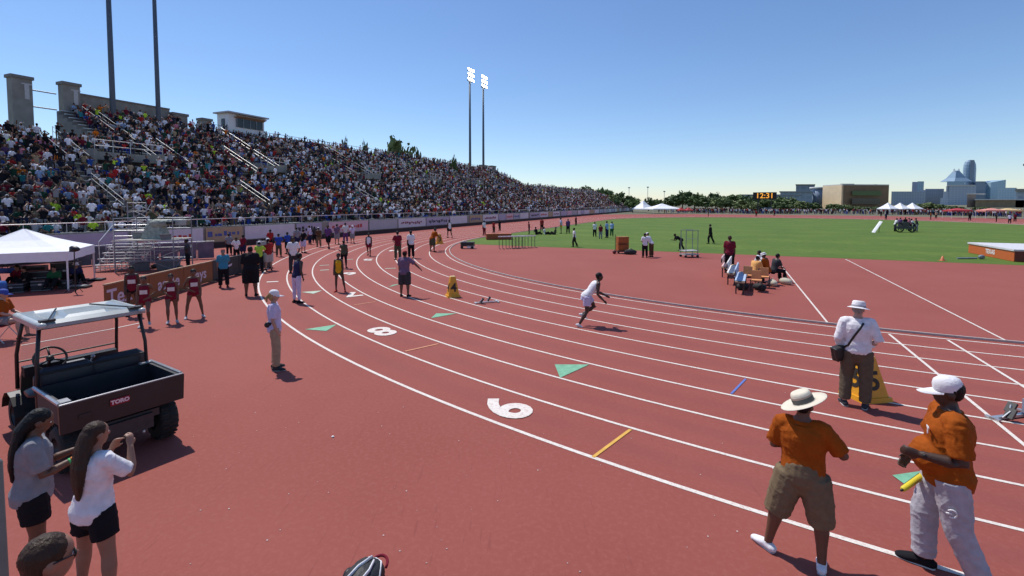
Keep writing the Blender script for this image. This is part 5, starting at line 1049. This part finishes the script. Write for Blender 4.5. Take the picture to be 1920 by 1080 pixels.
# landing mat
p = G(1901, 491); o = thing('landing_mat', 'big orange landing mat with a white top at the right edge of the grass', 'landing mat', p, AX)
mb = MB(); mb.box((2.6, 2.9, .33), (5.2, 5.8, .62)); mb.build('mat_body', mat('mat_orange', (.52, .11, .02), .55, var=.06), o); mb = MB(); mb.box((2.6, 2.9, .69), (5.3, 5.9, .10)); mb.build('top_pad', mat('mat_white', (.62, .60, .62), .6), o)
mb = MB(); mb.box((2.6, -.012, .33), (5.15, .02, .58)); mb.build('shade_panel', mat('mat_orange_shaded', (.16, .02, .012), .6), o)  # dark sheet over the near side, its shade put into the colour
text('lettering', 'TEXAS', .40, M_white, o, .002, .01, axes((0, -1, 0), (0, 0, 1), Vector((-.008, 2.8, .34))))
o = thing('training_cone', 'small orange training cone near the grass edge right of the runway lines', 'cone', G(1767, 489)); mb = MB(); mb.lathe([(.13, .03), (.09, .09), (.025, .30), (.001, .30)], n=14); mb.build('cone_body', mat('cone_orange', (.60, .15, .05), .5), o, True); mb = MB(); mb.box((0, 0, .015), (.3, .3, .03)); mb.build('base', mat('cone_orange', (.60, .15, .05), .5), o)
o = thing('measure_reel', 'grey measuring reel lying on the grass near the landing mat', 'reel', G(1822, 486)); mb = MB(); mb.tube([(-.9, 0, .06), (.4, .1, .06)], .05, 6); mb.ell((.6, 0, .14), (.2, .12, .14)); mb.build('reel_body', mat('reel_grey', (.2, .24, .27), .5), o)
# white slanting board on the grass
a_ = G(1637, 437); b_ = at(1652, 415, a_.y + 1.2); o = thing('white_board', 'long white board propped at a slant on the grass left of the huddle', 'board', a_)
d_ = b_ - a_; mb = MB(); mb.tube([(0, 0, .06), d_], [(.03, .17)] * 2, 4, ref=(-.6, -.6, .6)); mb.build('board_panel', M_white, o); mb = MB(); mb.bar((d_.x, d_.y + .3, 0), (d_.x * .9, d_.y * .9, d_.z * .9), .03); mb.build('prop', M_dark, o)
# wheeled cart in the huddle
p = G(1696, 436); o = thing('throwing_cart', 'round black wheeled cart in the middle of the huddle on the grass', 'cart', p, R(5))
for x_ in (-.7, .9): mb = MB(); mb.lathe([(.50, -.05), (.60, -.05), (.62, 0), (.60, .05), (.50, .05)], (x_, 0, .62), Matrix.Rotation(R(80), 3, 'X'), 22); mb.build('wheel', M_rubber, o, True)
mb = MB(); mb.box((.1, .2, .6), (1.9, .7, .3)); mb.box((.1, .2, 1.0), (.8, .5, .5)); mb.build('cart_frame', M_dark, o)
# benches, towels and chairs in the D
def bench_row(x, y, ln, lb, tow, towcol, rz):
    p = G(x, y, .5); p.z = 0; o = thing('bench', lb, 'bench', p, rz); mb = MB(); mb.box((0, ln / 2, .46), (.34, ln, .05)); mb.build('seat', mat('bench_wood', (.30, .20, .12), .7), o)
    for yy in (.15, ln - .15):
        for sx_ in (-1, 1): mb = MB(); mb.bar((sx_ * .13, yy, 0), (sx_ * .13, yy, .45), .025); mb.build('leg', M_black, o)
    mb = MB(); mb.box((-.17, ln / 2, .78), (.04, ln, .16)); mb.build('backrest', M_black, o)
    t_ = thing('towel', tow, 'towel', p, rz); mb = MB(); mb.box((0, ln * .45, .50), (.40, ln * .8, .03)); mb.box((-.165, ln * .45, .78), (.06, ln * .78, .34)); mb.flesh('towel_cloth', towcol, t_, .03, 2, .012, 6); return o
bz = R(-27.5)
bench_row(1360, 501, 4.0, 'leftmost of the three benches set end-on in the red D area', 'pale pink printed towel draped along the leftmost bench', mat('towel_pink', (.66, .46, .44), .8), bz)
bench_row(1371, 513, 3.6, 'middle one of the three benches set end-on in the red D area', 'white towel draped along the middle bench', mat('towel_white', (.78, .74, .70), .8), bz)
bench_row(1387, 528, 3.2, 'rightmost of the three benches set end-on in the red D area', 'pale blue and white towel draped along the rightmost bench', mat('towel_blue', (.40, .50, .66), .8), bz)
def chair(x, y, lb, rz):
    p = G(x, y); o = thing('chair', lb, 'chair', p, R(rz)); mo_ = mat('chair_orange', (.72, .32, .12), .6); mb = MB(); mb.box((0, 0, .44), (.36, .38, .05)); mb.build('seat', mo_, o); mb = MB(); mb.box((0, -.19, .68), (.34, .04, .34)); mb.build('backrest', mo_, o)
    for a in (-1, 1):
        for b in (-1, 1): mb = MB(); mb.bar((a * .2, b * .2, 0), (a * .2, b * .2, .45), .015); mb.build('leg', M_black, o)
chair(1404, 536, 'orange folding chair in the bench group, left of the other two', -40); chair(1418, 546, 'orange folding chair in the bench group, nearest the camera', -30); chair(1432, 539, 'orange folding chair in the bench group, right of the other two', -30)
for x, y, lb, c in ((1473, 533, 'pale duffel bag on the red surface right of the bench group', (.50, .46, .36)), (1448, 536, 'pink kit bag between the bench group and the white line', (.50, .22, .28)), (1424, 544, 'black kit bag in front of the orange folding chairs', (.02, .02, .022)), (1392, 543, 'black kit bag in front of the middle bench', (.02, .02, .024))):
    o = thing('kit_bag', lb, 'bag', G(x, y), random.uniform(0, 2)); mb = MB(); mb.ell((0, 0, .13), (.32, .17, .15)); mb.build('bag_body', mat('bag_%.2f' % c[0], c, .8, bump=.4), o, True); mb = MB(); mb.tube([(-.15, 0, .24), (0, 0, .33), (.15, 0, .24)], .014, 5); mb.build('handle', M_black, o)

# ------------------------------------------------------------------ things close to the camera
o = thing('railing_post', 'grey metal post running down the left edge of the picture', 'post', (-1.655, 1.5, 0)); mb = MB(); mb.tube([(0, 0, 0), (0, 0, 2.62)], .017, 12, cap='round'); mb.build('post', mat('post_grey', (.16, .17, .15), .5, .2), o, True); mb = MB(); mb.frus((0, 0, 0), (.14, .14), (.12, .12), .012); mb.build('base_plate', M_dark, o)
p = G(684, 1108); o = thing('backpack', 'black and white backpack lying on the red surface at the bottom edge of the picture', 'backpack', p, R(-12))
mb = MB(); mb.tube([(0, -.25, .11), (0, -.05, .13), (0, .10, .12), (0, .17, .09)], [(.15, .10), (.17, .13), (.15, .11), (.10, .07)], 16, ref=(1, 0, 0), cap='round'); mb.flesh('pack_body', mat('pack_black', (.015, .015, .017), .6, bump=.3), o, .012, 3, .004, 14)
mw = mat('pack_white', (.72, .72, .74), .5)
for a, b, c_ in (((-.15, .02, .14), (-.05, .17, .17), (.01, .19, .155)), ((.01, .19, .155), (.10, .12, .19), (.17, -.06, .16)), ((.02, .10, .245), (-.03, -.05, .262), (-.08, -.2, .23)), ((.06, .06, .245), (.08, -.06, .252), (.05, -.2, .23))): mb = MB(); mb.tube([a, b, c_], [(.016, .009)] * 3, 8); mb.build('strap', mw, o, True)
mb = MB(); n = 14; mb.tube([(.055 + .085 * math.cos(math.pi * k / n), .13 + .11 * math.sin(math.pi * k / n), .14 + .02 * math.sin(math.pi * k / n)) for k in range(n + 1)], .013, 8); mb.build('carry_loop', cm('maroon'), o, True)
mb = MB(); mb.ell((-.17, .02, .09), (.05, .07, .07)); mb.build('side_pouch', M_black, o, True)

# ------------------------------------------------------------------ people
def person(x, y, yt, yaw, label, h=None, **k):
    p = G(x, y); hh = ztop(yt, p.y) if h is None else h
    if h is None:
        hat = k.get('hat'); hh = max(1.50, min(1.95, hh - (.03 if hat else .0)))
    if 'vox' not in k: k['vox'] = .018 if p.y < 14 else (.024 if p.y < 24 else (.030 if p.y < 40 else .040))
    return figure(p, yaw - math.degrees(math.atan2(p.x, p.y)), hh, label=label, **k)

# --- big foreground figures
f = figure(G(1500, 1052), -38, 1.71, tuck=True, lean=3, side=-2, twist=0, hp=4, hy=-14, tilt=(12, -24), arms=(((.30, .18, -1), (-.75, .75, .1)), ((.62, .18, -.85), (-.8, .75, .22))), legs=(((.26, -.05, -1), (.20, .02, -1)), ((.16, .05, -1), (.04, -.10, -1))), top=('polo', 'orange'), bot=('cargo', 'khaki'), sk='brown', hat=('straw', 'cream'), hairc='black', g=1.14, vox=.010, shoe='white', hero=True,
    toe=((-.9, .5, 0), (-.1, 1, 0)), label='stocky man in an orange shirt, khaki shorts and cream straw hat on the outer lane')
f = figure(G(1766, 1082), 62, 1.96, lean=0, hp=4, hy=0, arms=(((.22, -.10, -1), (-.10, 1, .06)), ((.30, .20, -1), (-.30, .6, -.75))), legs=(((.02, -.14, -1), (.0, -.42, -1)), ((.0, .26, -1), (.0, -.02, -1))), top=('polo', 'orange'), bot=('pants', 'lightgrey'), sk='dark', hat=('cap', 'white'), hairc='black', hairs='short', g=1.18, belly=.075, vox=.010, shoe='black', hero=True,
    label='large man in a white cap, burnt orange shirt and light grey trousers walking left')
inf = f; r_ = f['root']; s_ = f['s']; up = f['up']
mb = MB(); S = f['sec'](.034, 1.18); c_ = up(.385, -.10, S[5][2] / s_ * .92 + .002)
mb.box(c_, (.065, .006, .016)); mb.box(c_ - f['u'] * .03 * s_, (.018, .006, .05)); mb.build('chest_emblem', M_white, r_)
w_ = f['wr'][-1]; d_ = f['ad'][-1][1]; mb = MB(); mb.tube([w_ - d_ * .03, w_ - d_ * .005], [.034, .034], 14); mb.ell(w_ - d_ * .018 + Vector((-.033, 0, .008)), (.010, .018, .018)); mb.build('watch', M_black, r_, True)
mb = MB(); k_ = f['hips'][-1].lerp(f['knees'][-1], .55) + Vector((-.128, .055, 0)); M2 = Matrix.Rotation(R(90), 3, 'Y')
pts = [k_ + Vector((-.004, .035 * math.cos(a), .035 * math.sin(a))) for a in [R(40 + 28 * q) for q in range(10)]]; mb.tube(pts, .007, 6); mb.bar(k_ + Vector((-.004, .0, .0)), k_ + Vector((-.004, .04, .0)), .007); mb.build('trouser_emblem', M_white, r_, True)
hw = W2(f, f['wr'][1] + f['ad'][1][1] * .09); a_ = at(1692, 918, 4.30); b_ = at(1722, 897, 4.42)
o = thing('baton', 'short yellow rolled flag held low by the large man in the white cap', 'rolled flag'); dd = (b_ - a_).normalized(); mb = MB(); mb.tube([a_, a_ + dd * .02, b_ + dd * .12], [.018, .024, .027], 12); mb.build('flag_roll', mat('flag_yellow', (.72, .58, .03), .6), o, True); mb = MB(); mb.tube([a_ - dd * .025, a_], [.009, .012], 8); mb.build('stick_end', M_black, o, True)
f = figure(G(1604, 762), -28, 1.86, tuck=True, lean=3, side=-1, twist=0, hp=3, hy=-25, arms=(((.30, -.12, -1), (-.25, .55, -.85)), ((.40, -.22, -1), (-.65, .55, -.6))), legs=(((.08, .12, -1), (.05, -.14, -1)), ((.05, -.03, -1), (.0, -.02, -1))), top=('long', 'white'), bot=('pants', 'darkkhaki'), sk='light', hat=('brim', 'white'), hairc='grey', g=1.1, vox=.011, shoe='charcoal', hero=True, label='official in white long-sleeved shirt and brimmed hat seen from behind with a shoulder bag')
up = f['up']; s_ = f['s']; r0_ = f['root']
def surf(a, x, back=True): 
    S = f['sec'](.030, 1.1); hs_ = [q[0] for q in S]; i = np.interp(a, hs_, range(len(hs_))); i0 = int(i); i1 = min(i0 + 1, 7); fr = i - i0; b = (S[i0][1] * (1 - fr) + S[i1][1] * fr) / s_; c = (S[i0][2] * (1 - fr) + S[i1][2] * fr) / s_; e = max(0, 1 - (x / b) ** 2) ** .5
    return up(a, x, (-c * e - .006) if back else (c * e + .006))
o = thing('shoulder_bag', 'black shoulder bag hanging on a strap across the back of the white-shirted official', 'bag')
pts = [up(.505, .075, .0), surf(.46, .06), surf(.38, .01), surf(.28, -.05), surf(.18, -.10), surf(.10, -.135), up(.03, -.215, -.05)]; mb = MB(); mb.tube([W2(f, q) for q in pts], [(.004, .017)] * 7, 8, ref=tuple(W2(f, (0, -1, 0)) - f['root'].location)); mb.build('strap', M_black, o, True)
mb = MB(); c = W2(f, up(-.06, -.25, -.02)); rt = Matrix.Rotation(R(12), 3, 'Z') @ Matrix.Rotation(R(-14), 3, 'Y'); mb.box(c, (.20, .13, .24), rt); mb.box(c + Vector((-.02, -.06, .02)), (.17, .05, .17), rt); mb.flesh('bag_body', mat('bag_leather', (.012, .012, .013), .5, bump=.3), o, .012, 3, .004, 12)
f = figure(G(517, 692), -70, 1.72, lean=-1, hp=2, hy=0, arms=(((.16, -.1, -1), (-.05, .30, -1)), ((.16, -.02, -1), (-.1, .35, -1))), legs=(((.05, .0, -1), (.02, -.05, -1)), ((.05, .10, -1), (.02, -.05, -1))), top=('tee', 'lilac'), bot=('pants', 'tan'), sk='light', hat=('cap', 'white'), hairc='blonde', hairs='pony', g=1.0, fem=True, vox=.012, shoe='charcoal', hero=True, label='blonde woman in a white cap and tan trousers facing right beside the outer lane line')
mb = MB(); c = f['up'](.085, .12, -.02); mb.box(c, (.05, .10, .09)); mb.ell(c + Vector((.0, -.10, -.0)), (.03, .06, .06)); mb.build('belt_pouch', M_black, f['root'])
# the two women by the cart
f1 = figure((-4.33, 4.22, 0), -48, 1.66, lean=2, side=-2, hp=22, hy=0, arms=(((.10, .30, -1), (-.15, 1, .25)), ((.12, .25, -1), (-.20, 1, .32))), legs=(((.05, .02, -1), (.02, -.05, -1)), ((.06, .06, -1), (.02, -.08, -1))), top=('tee', 'grey'), bot=('shorts', 'black'), sk='brown', hairc='black', hairs='long', g=1.10, fem=True, vox=.009, shoe='white', hero=True, label='woman with long black hair in a grey T-shirt looking down at her phone')
w_ = f1['wr'][1]; d_ = f1['ad'][1][1]
for k, c in enumerate(((.70, .22, .02), (.05, .45, .12))): mb = MB(); mb.tube([w_ - d_ * (.035 + .02 * k), w_ - d_ * (.018 + .02 * k)], [.029, .029], 14); mb.build('wristband', mat('band_%d' % k + 'x', c, .5), f1['root'], True)
c = W2(f1, f1['wr'][1] + d_ * .14 + Vector((-.02, 0, .02))); o = thing('phone', 'small phone held up by the woman in the grey T-shirt', 'phone', c, R(-62)); mb = MB(); mb.box((0, 0, .02), (.07, .012, .14), Matrix.Rotation(R(-55), 3, 'X')); mb.build('case', M_white, o); mb = MB(); mb.box((0, -.007, .03), (.06, .002, .12), Matrix.Rotation(R(-55), 3, 'X')); mb.build('screen', M_black, o)
f2 = figure((-3.61, 4.02, 0), -18, 1.64, lean=3, side=0, hp=4, hy=-6, arms=(((.10, .40, -1), (-.30, .5, 1)), ((.18, .62, -.72), (-.42, .25, 1))), legs=(((.16, .02, -1), (.10, -.04, -1)), ((.20, .0, -1), (.14, -.08, -1))), top=('tee', 'white'), bot=('shorts', 'black'), sk='tan', hairc='brown', hairs='long', g=1.06, fem=True, vox=.009, shoe='white', hero=True, label='woman with long brown hair in a white T-shirt holding a hand to her face')
f3 = figure((-2.37, 2.28, 0), -32, 1.86, lean=4, hp=6, hy=-4, arms=('down', 'down'), top=('tee', 'grey'), bot=('pants', 'navy'), sk='tan', hairc='brown', hairs='short', vox=.010, hero=True, shoe='white', label='man with short brown hair and dark sunglasses whose head fills the bottom left corner')
g_ = f3; mb = MB(); 
for sg in (-1, 1): mb.ell(g_['hc'] + g_['hf'] * .094 + g_['hr'] * sg * .034 + g_['hu'] * .012, (.028, .006, .021), g_['Rh'], 12, 6); mb.bar(g_['hc'] + g_['hf'] * .088 + g_['hr'] * sg * .062 + g_['hu'] * .016, g_['hc'] - g_['hf'] * .0 + g_['hr'] * sg * .088 + g_['hu'] * .016, .004)
mb.build('sunglasses', M_black, g_['root'], True)

# --- sprinter
figure(G(1099, 611), -84, 1.78, lean=40, hp=-14, arms=(((.1, .30, -1), (-.2, .9, -.45)), ((.16, -.12, -1), (.0, .75, -.75))), legs=(((.02, .85, -1), (0, -.85, -.50)), ((.02, -.02, -1), (0, -.62, -1))), top=('tank', 'white'), bot=('shorts', 'lilac'), sk='dark', hairc='black', vox=.014, shoe='white', toe=(0, 1, -.5), label='sprinter in a white singlet and white shorts leaning forward on the bend')
# --- athletes and officials on the bend
person(557, 568, 470, -55, 'athlete in a navy top and lilac tights standing beside the second lane line', hp=10, lean=10, arms=('down', ((.3, -.3, -1), (.1, .2, -1))), top=('suit', 'navy'), bot=('tights', 'lilac'), sk='dark', shoe='black')
person(636, 547, 471, 165, 'athlete in a yellow vest and dark green shorts standing in the lanes', arms=('down', 'down'), top=('tank', 'yellow'), bot=('briefs', 'green'), sk='dark', shoe='red', fem=True, legs=('apart', 'stand'))
person(759, 556, 465, -22, 'official in a mauve shirt, dark shorts and red cap with one arm held out', arms=('down', 'out'), top=('polo', 'mauve'), bot=('cargo', 'charcoal'), sk='brown', hat=('cap', 'red'), g=1.1)
person(692, 480, 434, 170, 'athlete in a white vest and dark shorts walking across the middle lanes', top=('tank', 'white'), bot=('shorts', 'maroon'), sk='dark', legs=('f', 'b'))
person(746, 487, 431, 10, 'man in a dark red shirt and olive trousers standing left of two athletes', top=('tee', 'maroon'), bot=('pants', 'olive'), sk='light', arms=('hips', 'down'))
person(771, 484, 430, 20, 'athlete in a white and navy top with black trousers on the inner lanes', top=('tee', 'white'), bot=('pants', 'black'), sk='dark', arms=('down', 'bent'))
person(811, 472, 424, -60, 'stooping official in dark green shorts carrying a yellow marker', top=('tee', 'orange'), bot=('cargo', 'olive'), sk='brown', lean=22, arms=('fwd', 'fwd'), g=1.25, legs=('apart', 'apart'))
pm = G(824, 470); marker(0, 0, '3', 'yellow lane marker carried by the stooping official', 20, carried=Vector((pm.x, pm.y, .50)), b=.46, t=.2, h=.72)
person(843, 446, 398, 30, 'athlete in a white top and black shorts alone on the far bend', top=('tank', 'white'), bot=('shorts', 'black'), sk='dark', legs=('f', 'b'))
person(645, 503, 448, -10, 'athlete in a dark grey-green vest right behind the one in yellow', top=('tank', 'olive'), bot=('tights', 'black'), sk='dark', arms=('hips', 'down'))
person(751, 505, 462, 160, 'crouching athlete with a reddish headband near the mauve-shirted official', h=1.6, top=('tank', 'red'), bot=('shorts', 'black'), sk='dark', seat=.35, legs=('floor', 'floor'), arms=('lap', 'lap'), lean=15) if False else None
# --- men left of the lanes
person(420, 539, 463, 2, 'man in a blue and white shirt, dark trousers and red cap beside the black boards', top=('tee', 'teal'), bot=('pants', 'black'), sk='tan', hat=('cap', 'red'), hairc='grey', arms=('down', 'fwd'), shoe='maroon', g=1.08)
person(471, 555, 457, -8, 'large man all in black with black shorts and trainers beside the outermost lane line', top=('tee', 'black'), bot=('cargo', 'black'), sk='brown', arms=('down', 'bent'), g=1.28)
fcam = person(487, 510, 449, -15, 'camera operator in a lime vest and white cap', top=('tee', 'lime'), bot=('pants', 'black'), sk='tan', hat=('cap', 'white'), arms=('cam', 'cam'))
cpos = W2(fcam, fcam['hc'] + Vector((.05, .18, .0))); o = thing('video_camera', 'grey shoulder video camera used by the operator in the lime vest', 'camera', cpos, R(-15)); mb = MB(); mb.box((0, 0, 0), (.16, .5, .2)); mb.box((0, -.1, .14), (.05, .2, .06)); mb.build('camera_body', mat('camera_grey', (.3, .3, .3), .5), o); mb = MB(); mb.tube([(0, .25, 0), (0, .42, 0)], [.07, .085], 10); mb.build('lens', M_black, o)
person(504, 507, 443, 15, 'man in a rust red shirt and white cap with hands raised to his face', top=('polo', 'red'), bot=('cargo', 'lightpants'), sk='light', hat=('cap', 'white'), arms=('cam', 'cam'), g=1.1)
cl = [(523, 481, 436, 'blue', 'olive', 'man in a bright blue shirt and olive trousers facing away', 'tan'), (540, 476, 433, 'blue', 'black', 'man in a royal blue shirt and black trousers next to the other blue shirt', 'dark'), (551, 512, 441, 'white', 'charcoal', 'athlete in a white top directly behind the one in lilac tights', 'dark'), (569, 474, 428, 'black', 'lilac', 'woman in a dark top and lilac trousers in the huddle by the wall', 'light'),
    (598, 463, 424, 'brown', 'khaki', 'man in a brown shirt and white cap in the huddle by the wall', 'tan'), (616, 466, 419, 'purple', 'black', 'tall athlete in purple stepping out of the huddle by the wall', 'dark'), (581, 458, 421, 'lilac', 'navy', 'person in a lilac shirt at the back of the huddle by the wall', 'light'), (632, 458, 418, 'mauve', 'grey', 'person in a mauve shirt in the middle of the huddle by the wall', 'tan'),
    (648, 455, 416, 'offwhite', 'purple', 'person in an off-white shirt facing the stand wall', 'light'), (661, 456, 420, 'lilac', 'grey', 'person in a lilac shirt at the right end of the huddle by the wall', 'tan'), (590, 455, 423, 'charcoal', 'black', 'person in charcoal clothes half hidden in the huddle by the wall', 'dark'), (557, 465, 424, 'grey', 'navy', 'person in a grey shirt left of the huddle by the wall', 'tan'),
    (444, 489, 446, 'white', 'black', 'person in a white top just behind the black boards', 'dark'), (456, 483, 438, 'maroon', 'navy', 'person in a maroon top between the boards and the lanes', 'dark'), (430, 478, 436, 'grey', 'black', 'person in a grey top by the end of the purple mesh barrier', 'tan'), (508, 472, 428, 'red', 'black', 'person in a red top behind the man with the white cap', 'dark')]
for i, (x, y, yt, tc_, bc_, lb, sk_) in enumerate(cl):
    person(x, y, yt, (0, 30, 175, -40, 10, 150, 60, -20, 0, 200)[i % 10], lb, top=('tee', tc_), bot=(('pants', 'cargo')[i % 2], bc_), sk=sk_, hat=('cap', 'white') if i in (4, 9) else None, arms=(('down', 'hips'), ('bent', 'down'), ('pocket', 'pocket'))[i % 3], legs=('f', 'b') if i == 5 else ('stand', 'stand'), fem=i in (3, 6))
# --- relay team
for (x, y, yt, yaw, lb, lg) in ((273, 613, 513, 172, 'relay runner in a maroon kit with a white bib nearest the cart', ('k', 'stand')), (323, 605, 512, 178, 'relay runner in maroon with a white bib, middle one of the three in front', ('stand', 'f')), (365, 596, 499, 185, 'relay runner in a maroon kit standing in front of the last orange board', ('apart', 'apart'))):
    person(x, y, yt, yaw, lb, top=('suit', 'maroon'), bot=('briefs', 'maroon'), sk='brown', hairs='bun', fem=True, legs=lg, arms=('hips', 'down') if x < 300 else ('down', 'hips'), bib='offwhite', shoe='lightgrey')
person(250, 592, 494, 175, 'relay runner in a maroon kit standing behind the other three', top=('suit', 'maroon'), bot=('briefs', 'black'), sk='dark', hairs='bun', fem=True, bib='offwhite', shoe='black')
# --- person in the chair at the left edge
p = G(2, 640); o = thing('folding_chair', 'dark red folding chair cut by the left edge of the picture', 'chair', p, R(-80)); mb = MB(); mb.box((0, 0, .42), (.5, .45, .03)); mb.build('seat', cm('maroon'), o); mb = MB(); mb.box((0, -.24, .70), (.5, .03, .5)); mb.build('backrest', cm('maroon'), o)
for a in (-1, 1): mb = MB(); mb.bar((a * .25, .25, 0), (a * .25, -.25, .62), .014); mb.bar((a * .25, -.25, 0), (a * .25, .25, .62), .014); mb.build('leg', M_alu, o)
figure(p, -70, 1.75, seat=.44, legs=('sit', 'sit'), arms=('lap', 'lap'), top=('tee', 'orange'), bot=('shorts', 'grey'), sk='light', hat=('cap', 'blue'), vox=.016, lean=8, label='seated person in a blue cap and orange shirt at the left edge')
# --- under the tent
for (f_, s__, tc_, lb, yaw) in ((.5, .6, 'green', 'person in a dark green shirt seated under the right side of the tent', 200), (1.4, .9, 'black', 'person in black seated under the middle of the tent', 150), (2.3, .9, 'teal', 'person in a dark teal shirt seated under the left half of the tent', 170), (3.0, .5, 'navy', 'person in navy seated at the far left under the tent', 190), (.2, 1.7, 'navy', 'person in a navy shirt and white hat sitting at the right edge of the tent', 240), (1.9, 1.7, 'maroon', 'person in a maroon shirt at the back of the tent', 180)):
    q = local(f_, s__); figure(q, yaw, 1.6, seat=.18, legs=('floor', 'floor'), arms=('lap', 'lap'), top=('tee', tc_), bot=('pants', 'black'), sk='tan', vox=.03, lean=14, hat=('bucket', 'white') if f_ == .2 else None, label=lb)
figure(pq + Vector((-.35, .45, 1.63)), 200, 1.72, arms=('cam', 'cam'), top=('tee', 'olive'), bot=('pants', 'charcoal'), sk='tan', hat=('cap', 'khaki'), vox=.03, label='camera operator in an olive shirt standing on the scaffold deck')
figure(pq + Vector((1.9, -.3, 0)), 120, 1.72, arms=('hips', 'down'), top=('tee', 'charcoal'), bot=('pants', 'black'), sk='dark', vox=.03, label='person in charcoal clothes standing at the right foot of the scaffold')
# --- infield people
person(1209, 483, 435, 20, 'official in a white shirt and black trousers left one of a close pair', top=('tee', 'white'), bot=('pants', 'black'), sk='dark', arms=('bent', 'down'))
person(1221, 482, 432, 60, 'stooping official in a white shirt and brown trousers right one of a close pair', h=1.72, top=('long', 'white'), bot=('pants', 'brown'), sk='light', hat=('cap', 'white'), lean=30, arms=('fwd', 'fwd'))
person(1077, 463, 425, 100, 'person in a white shirt and black trousers alone on the near grass', top=('tee', 'white'), bot=('pants', 'black'), sk='dark', legs=('f', 'b'))
person(1332, 457, 418, 80, 'person in black walking alone on the grass above the rack', top=('long', 'black'), bot=('pants', 'black'), sk='tan', legs=('f', 'b'))
person(1277, 470, 446, 110, 'stooping person in black beside the metal rack', h=1.6, top=('tee', 'black'), bot=('pants', 'black'), sk='dark', lean=60, arms=('fwd', 'fwd'), legs=('f', 'b'))
for (x, y, yt, tc_, bc_, lb) in ((1115, 444, 415, 'white', 'black', 'person in a white shirt at the left of the group on the grass'), (1126, 448, 421, 'maroon', 'grey', 'person in a maroon shirt in front of the group on the grass'), (1138, 446, 413, 'lightblue', 'navy', 'person in a pale blue shirt in the middle of the group on the grass'), (1147, 443, 414, 'lightblue', 'green', 'person in a pale blue shirt at the right of the group on the grass')):
    person(x, y, yt, random.uniform(-60, 60), lb, top=('tee', tc_), bot=('pants', bc_), sk='tan')
for (x, y, yt, tc_, bc_, lb) in ((908, 441, 412, 'white', 'maroon', 'athlete in white beside the wall left of two dark figures'), (926, 437, 415, 'red', 'black', 'athlete in red and black near the storage trunk'), (937, 433, 412, 'black', 'black', 'dark clad athlete right of the one in red and black'), (992, 439, 421, 'maroon', 'charcoal', 'small figure in maroon at the inner edge of the far straight'), (1016, 434, 408, 'red', 'black', 'person in a red top behind the people lying on the grass'),
    (1052, 438, 402, 'lilac', 'yellow', 'tall person in a lilac shirt and yellow shorts on the grass edge'), (1065, 438, 409, 'purple', 'black', 'person in dark purple right of the one in yellow shorts'), (1080, 423, 409, 'maroon', 'black', 'small figure in maroon standing on the far straight'), (1652, 406, 397, 'black', 'black', 'small dark figure on the far grass left of the huddle'), (1661, 412, 402, 'navy', 'black', 'small navy figure on the far grass beside the white board')):
    person(x, y, yt, random.choice((0, 90, 180, 45)), lb, top=('tee', tc_), bot=('shorts', bc_) if bc_ == 'yellow' else ('pants', bc_), sk='dark')
for (x, y, lb, tc_, yaw) in ((1006, 440, 'person sitting on the grass edge, leftmost of three', 'black', -60), (1022, 440, 'person in white sitting on the grass edge between two others', 'white', -90), (1040, 440, 'person in olive sitting on the grass edge, rightmost of three', 'olive', 80)):
    figure(G(x, y), yaw, 1.75, seat=.02, legs=('flat', 'floor'), arms=('back', 'lap'), top=('tee', tc_), bot=('pants', 'black'), sk='dark', vox=.04, lean=-12, label=lb)
# bench group
person(1367, 512, 438, 0, 'person in a maroon top standing behind the leftmost bench', top=('tee', 'maroon'), bot=('pants', 'black'), sk='brown', hairc='brown')
for (x, y, lb, tc_, bc_, ht, yaw, ln, st) in ((1411, 534, 'person in an orange top and white and purple cap sitting hunched by the towel bench', 'paleorange', 'black', ('cap', 'white'), -60, 30, .45), (1438, 533, 'person in an orange top and white bucket hat sitting in the bench group', 'orange', 'charcoal', ('bucket', 'white'), 40, 14, .5), (1427, 526, 'person in a navy and white top sitting at the back of the bench group', 'white', 'navy', None, 100, 10, .5), (1450, 528, 'person in dark grey sitting at the right end of the bench group', 'charcoal', 'black', None, -80, 16, .4)):
    figure(G(x, y), yaw, 1.75, seat=st, legs=('sit', 'sit'), arms=('lap', 'lap'), top=('tee', tc_), bot=('pants', bc_), sk='brown', hat=ht, vox=.024, lean=ln, hp=12, label=lb)
# huddle round the cart
for i, (x, y, yt, tc_, ln, yaw) in enumerate(((1678, 434, 408, 'white', 15, -70), (1687, 432, 404, 'purple', 10, -20), (1697, 431, 402, 'black', 14, 180), (1707, 433, 405, 'pink', 20, 60), (1713, 435, 406, 'white', 25, 90), (1719, 434, 407, 'charcoal', 12, 100))):
    person(x, y, yt, yaw, 'person in a %s top in the huddle round the wheeled cart%s' % (tc_, (', leftmost of the huddle', '', '', '', '', ', rightmost of the huddle')[i]), h=1.75, top=('tee', tc_), bot=('pants', ('black', 'navy', 'grey')[i % 3]), sk='dark', lean=ln)
# runners and helpers seen along the far side
for i, (x, y, tc_) in enumerate(((1745, 412, 'orange'), (1755, 410, 'tan'), (1818, 414, 'black'), (1868, 416, 'black'), (1893, 419, 'lilac'), (1903, 416, 'maroon'), (1328, 406, 'black'), (1452, 405, 'maroon'), (1418, 406, 'red'))):
    person(x, y, y - 24, (90, 0, 180)[i % 3], f'far standing figure in {tc_} ' + ('at the far grass edge right of the peaked tents', 'right of the one in orange at the far grass edge', 'between the peaked tents and the long canopies', 'below the skyline near the pale red canopy', 'near the tan canopy at the far right', 'farthest right before the tan canopy', 'alone before the crowd by the dark trees', 'under the scoreboard, right one of two', 'left of the scoreboard before the crowd')[i], h=1.72, top=('tee', tc_), bot=('pants', 'black'), sk='dark')
bpy.data.scenes.remove(TMP)
print('OBJECTS', len(bpy.data.objects), 'TRIS', sum(len(o.data.polygons) for o in bpy.data.objects if o.type == 'MESH'))
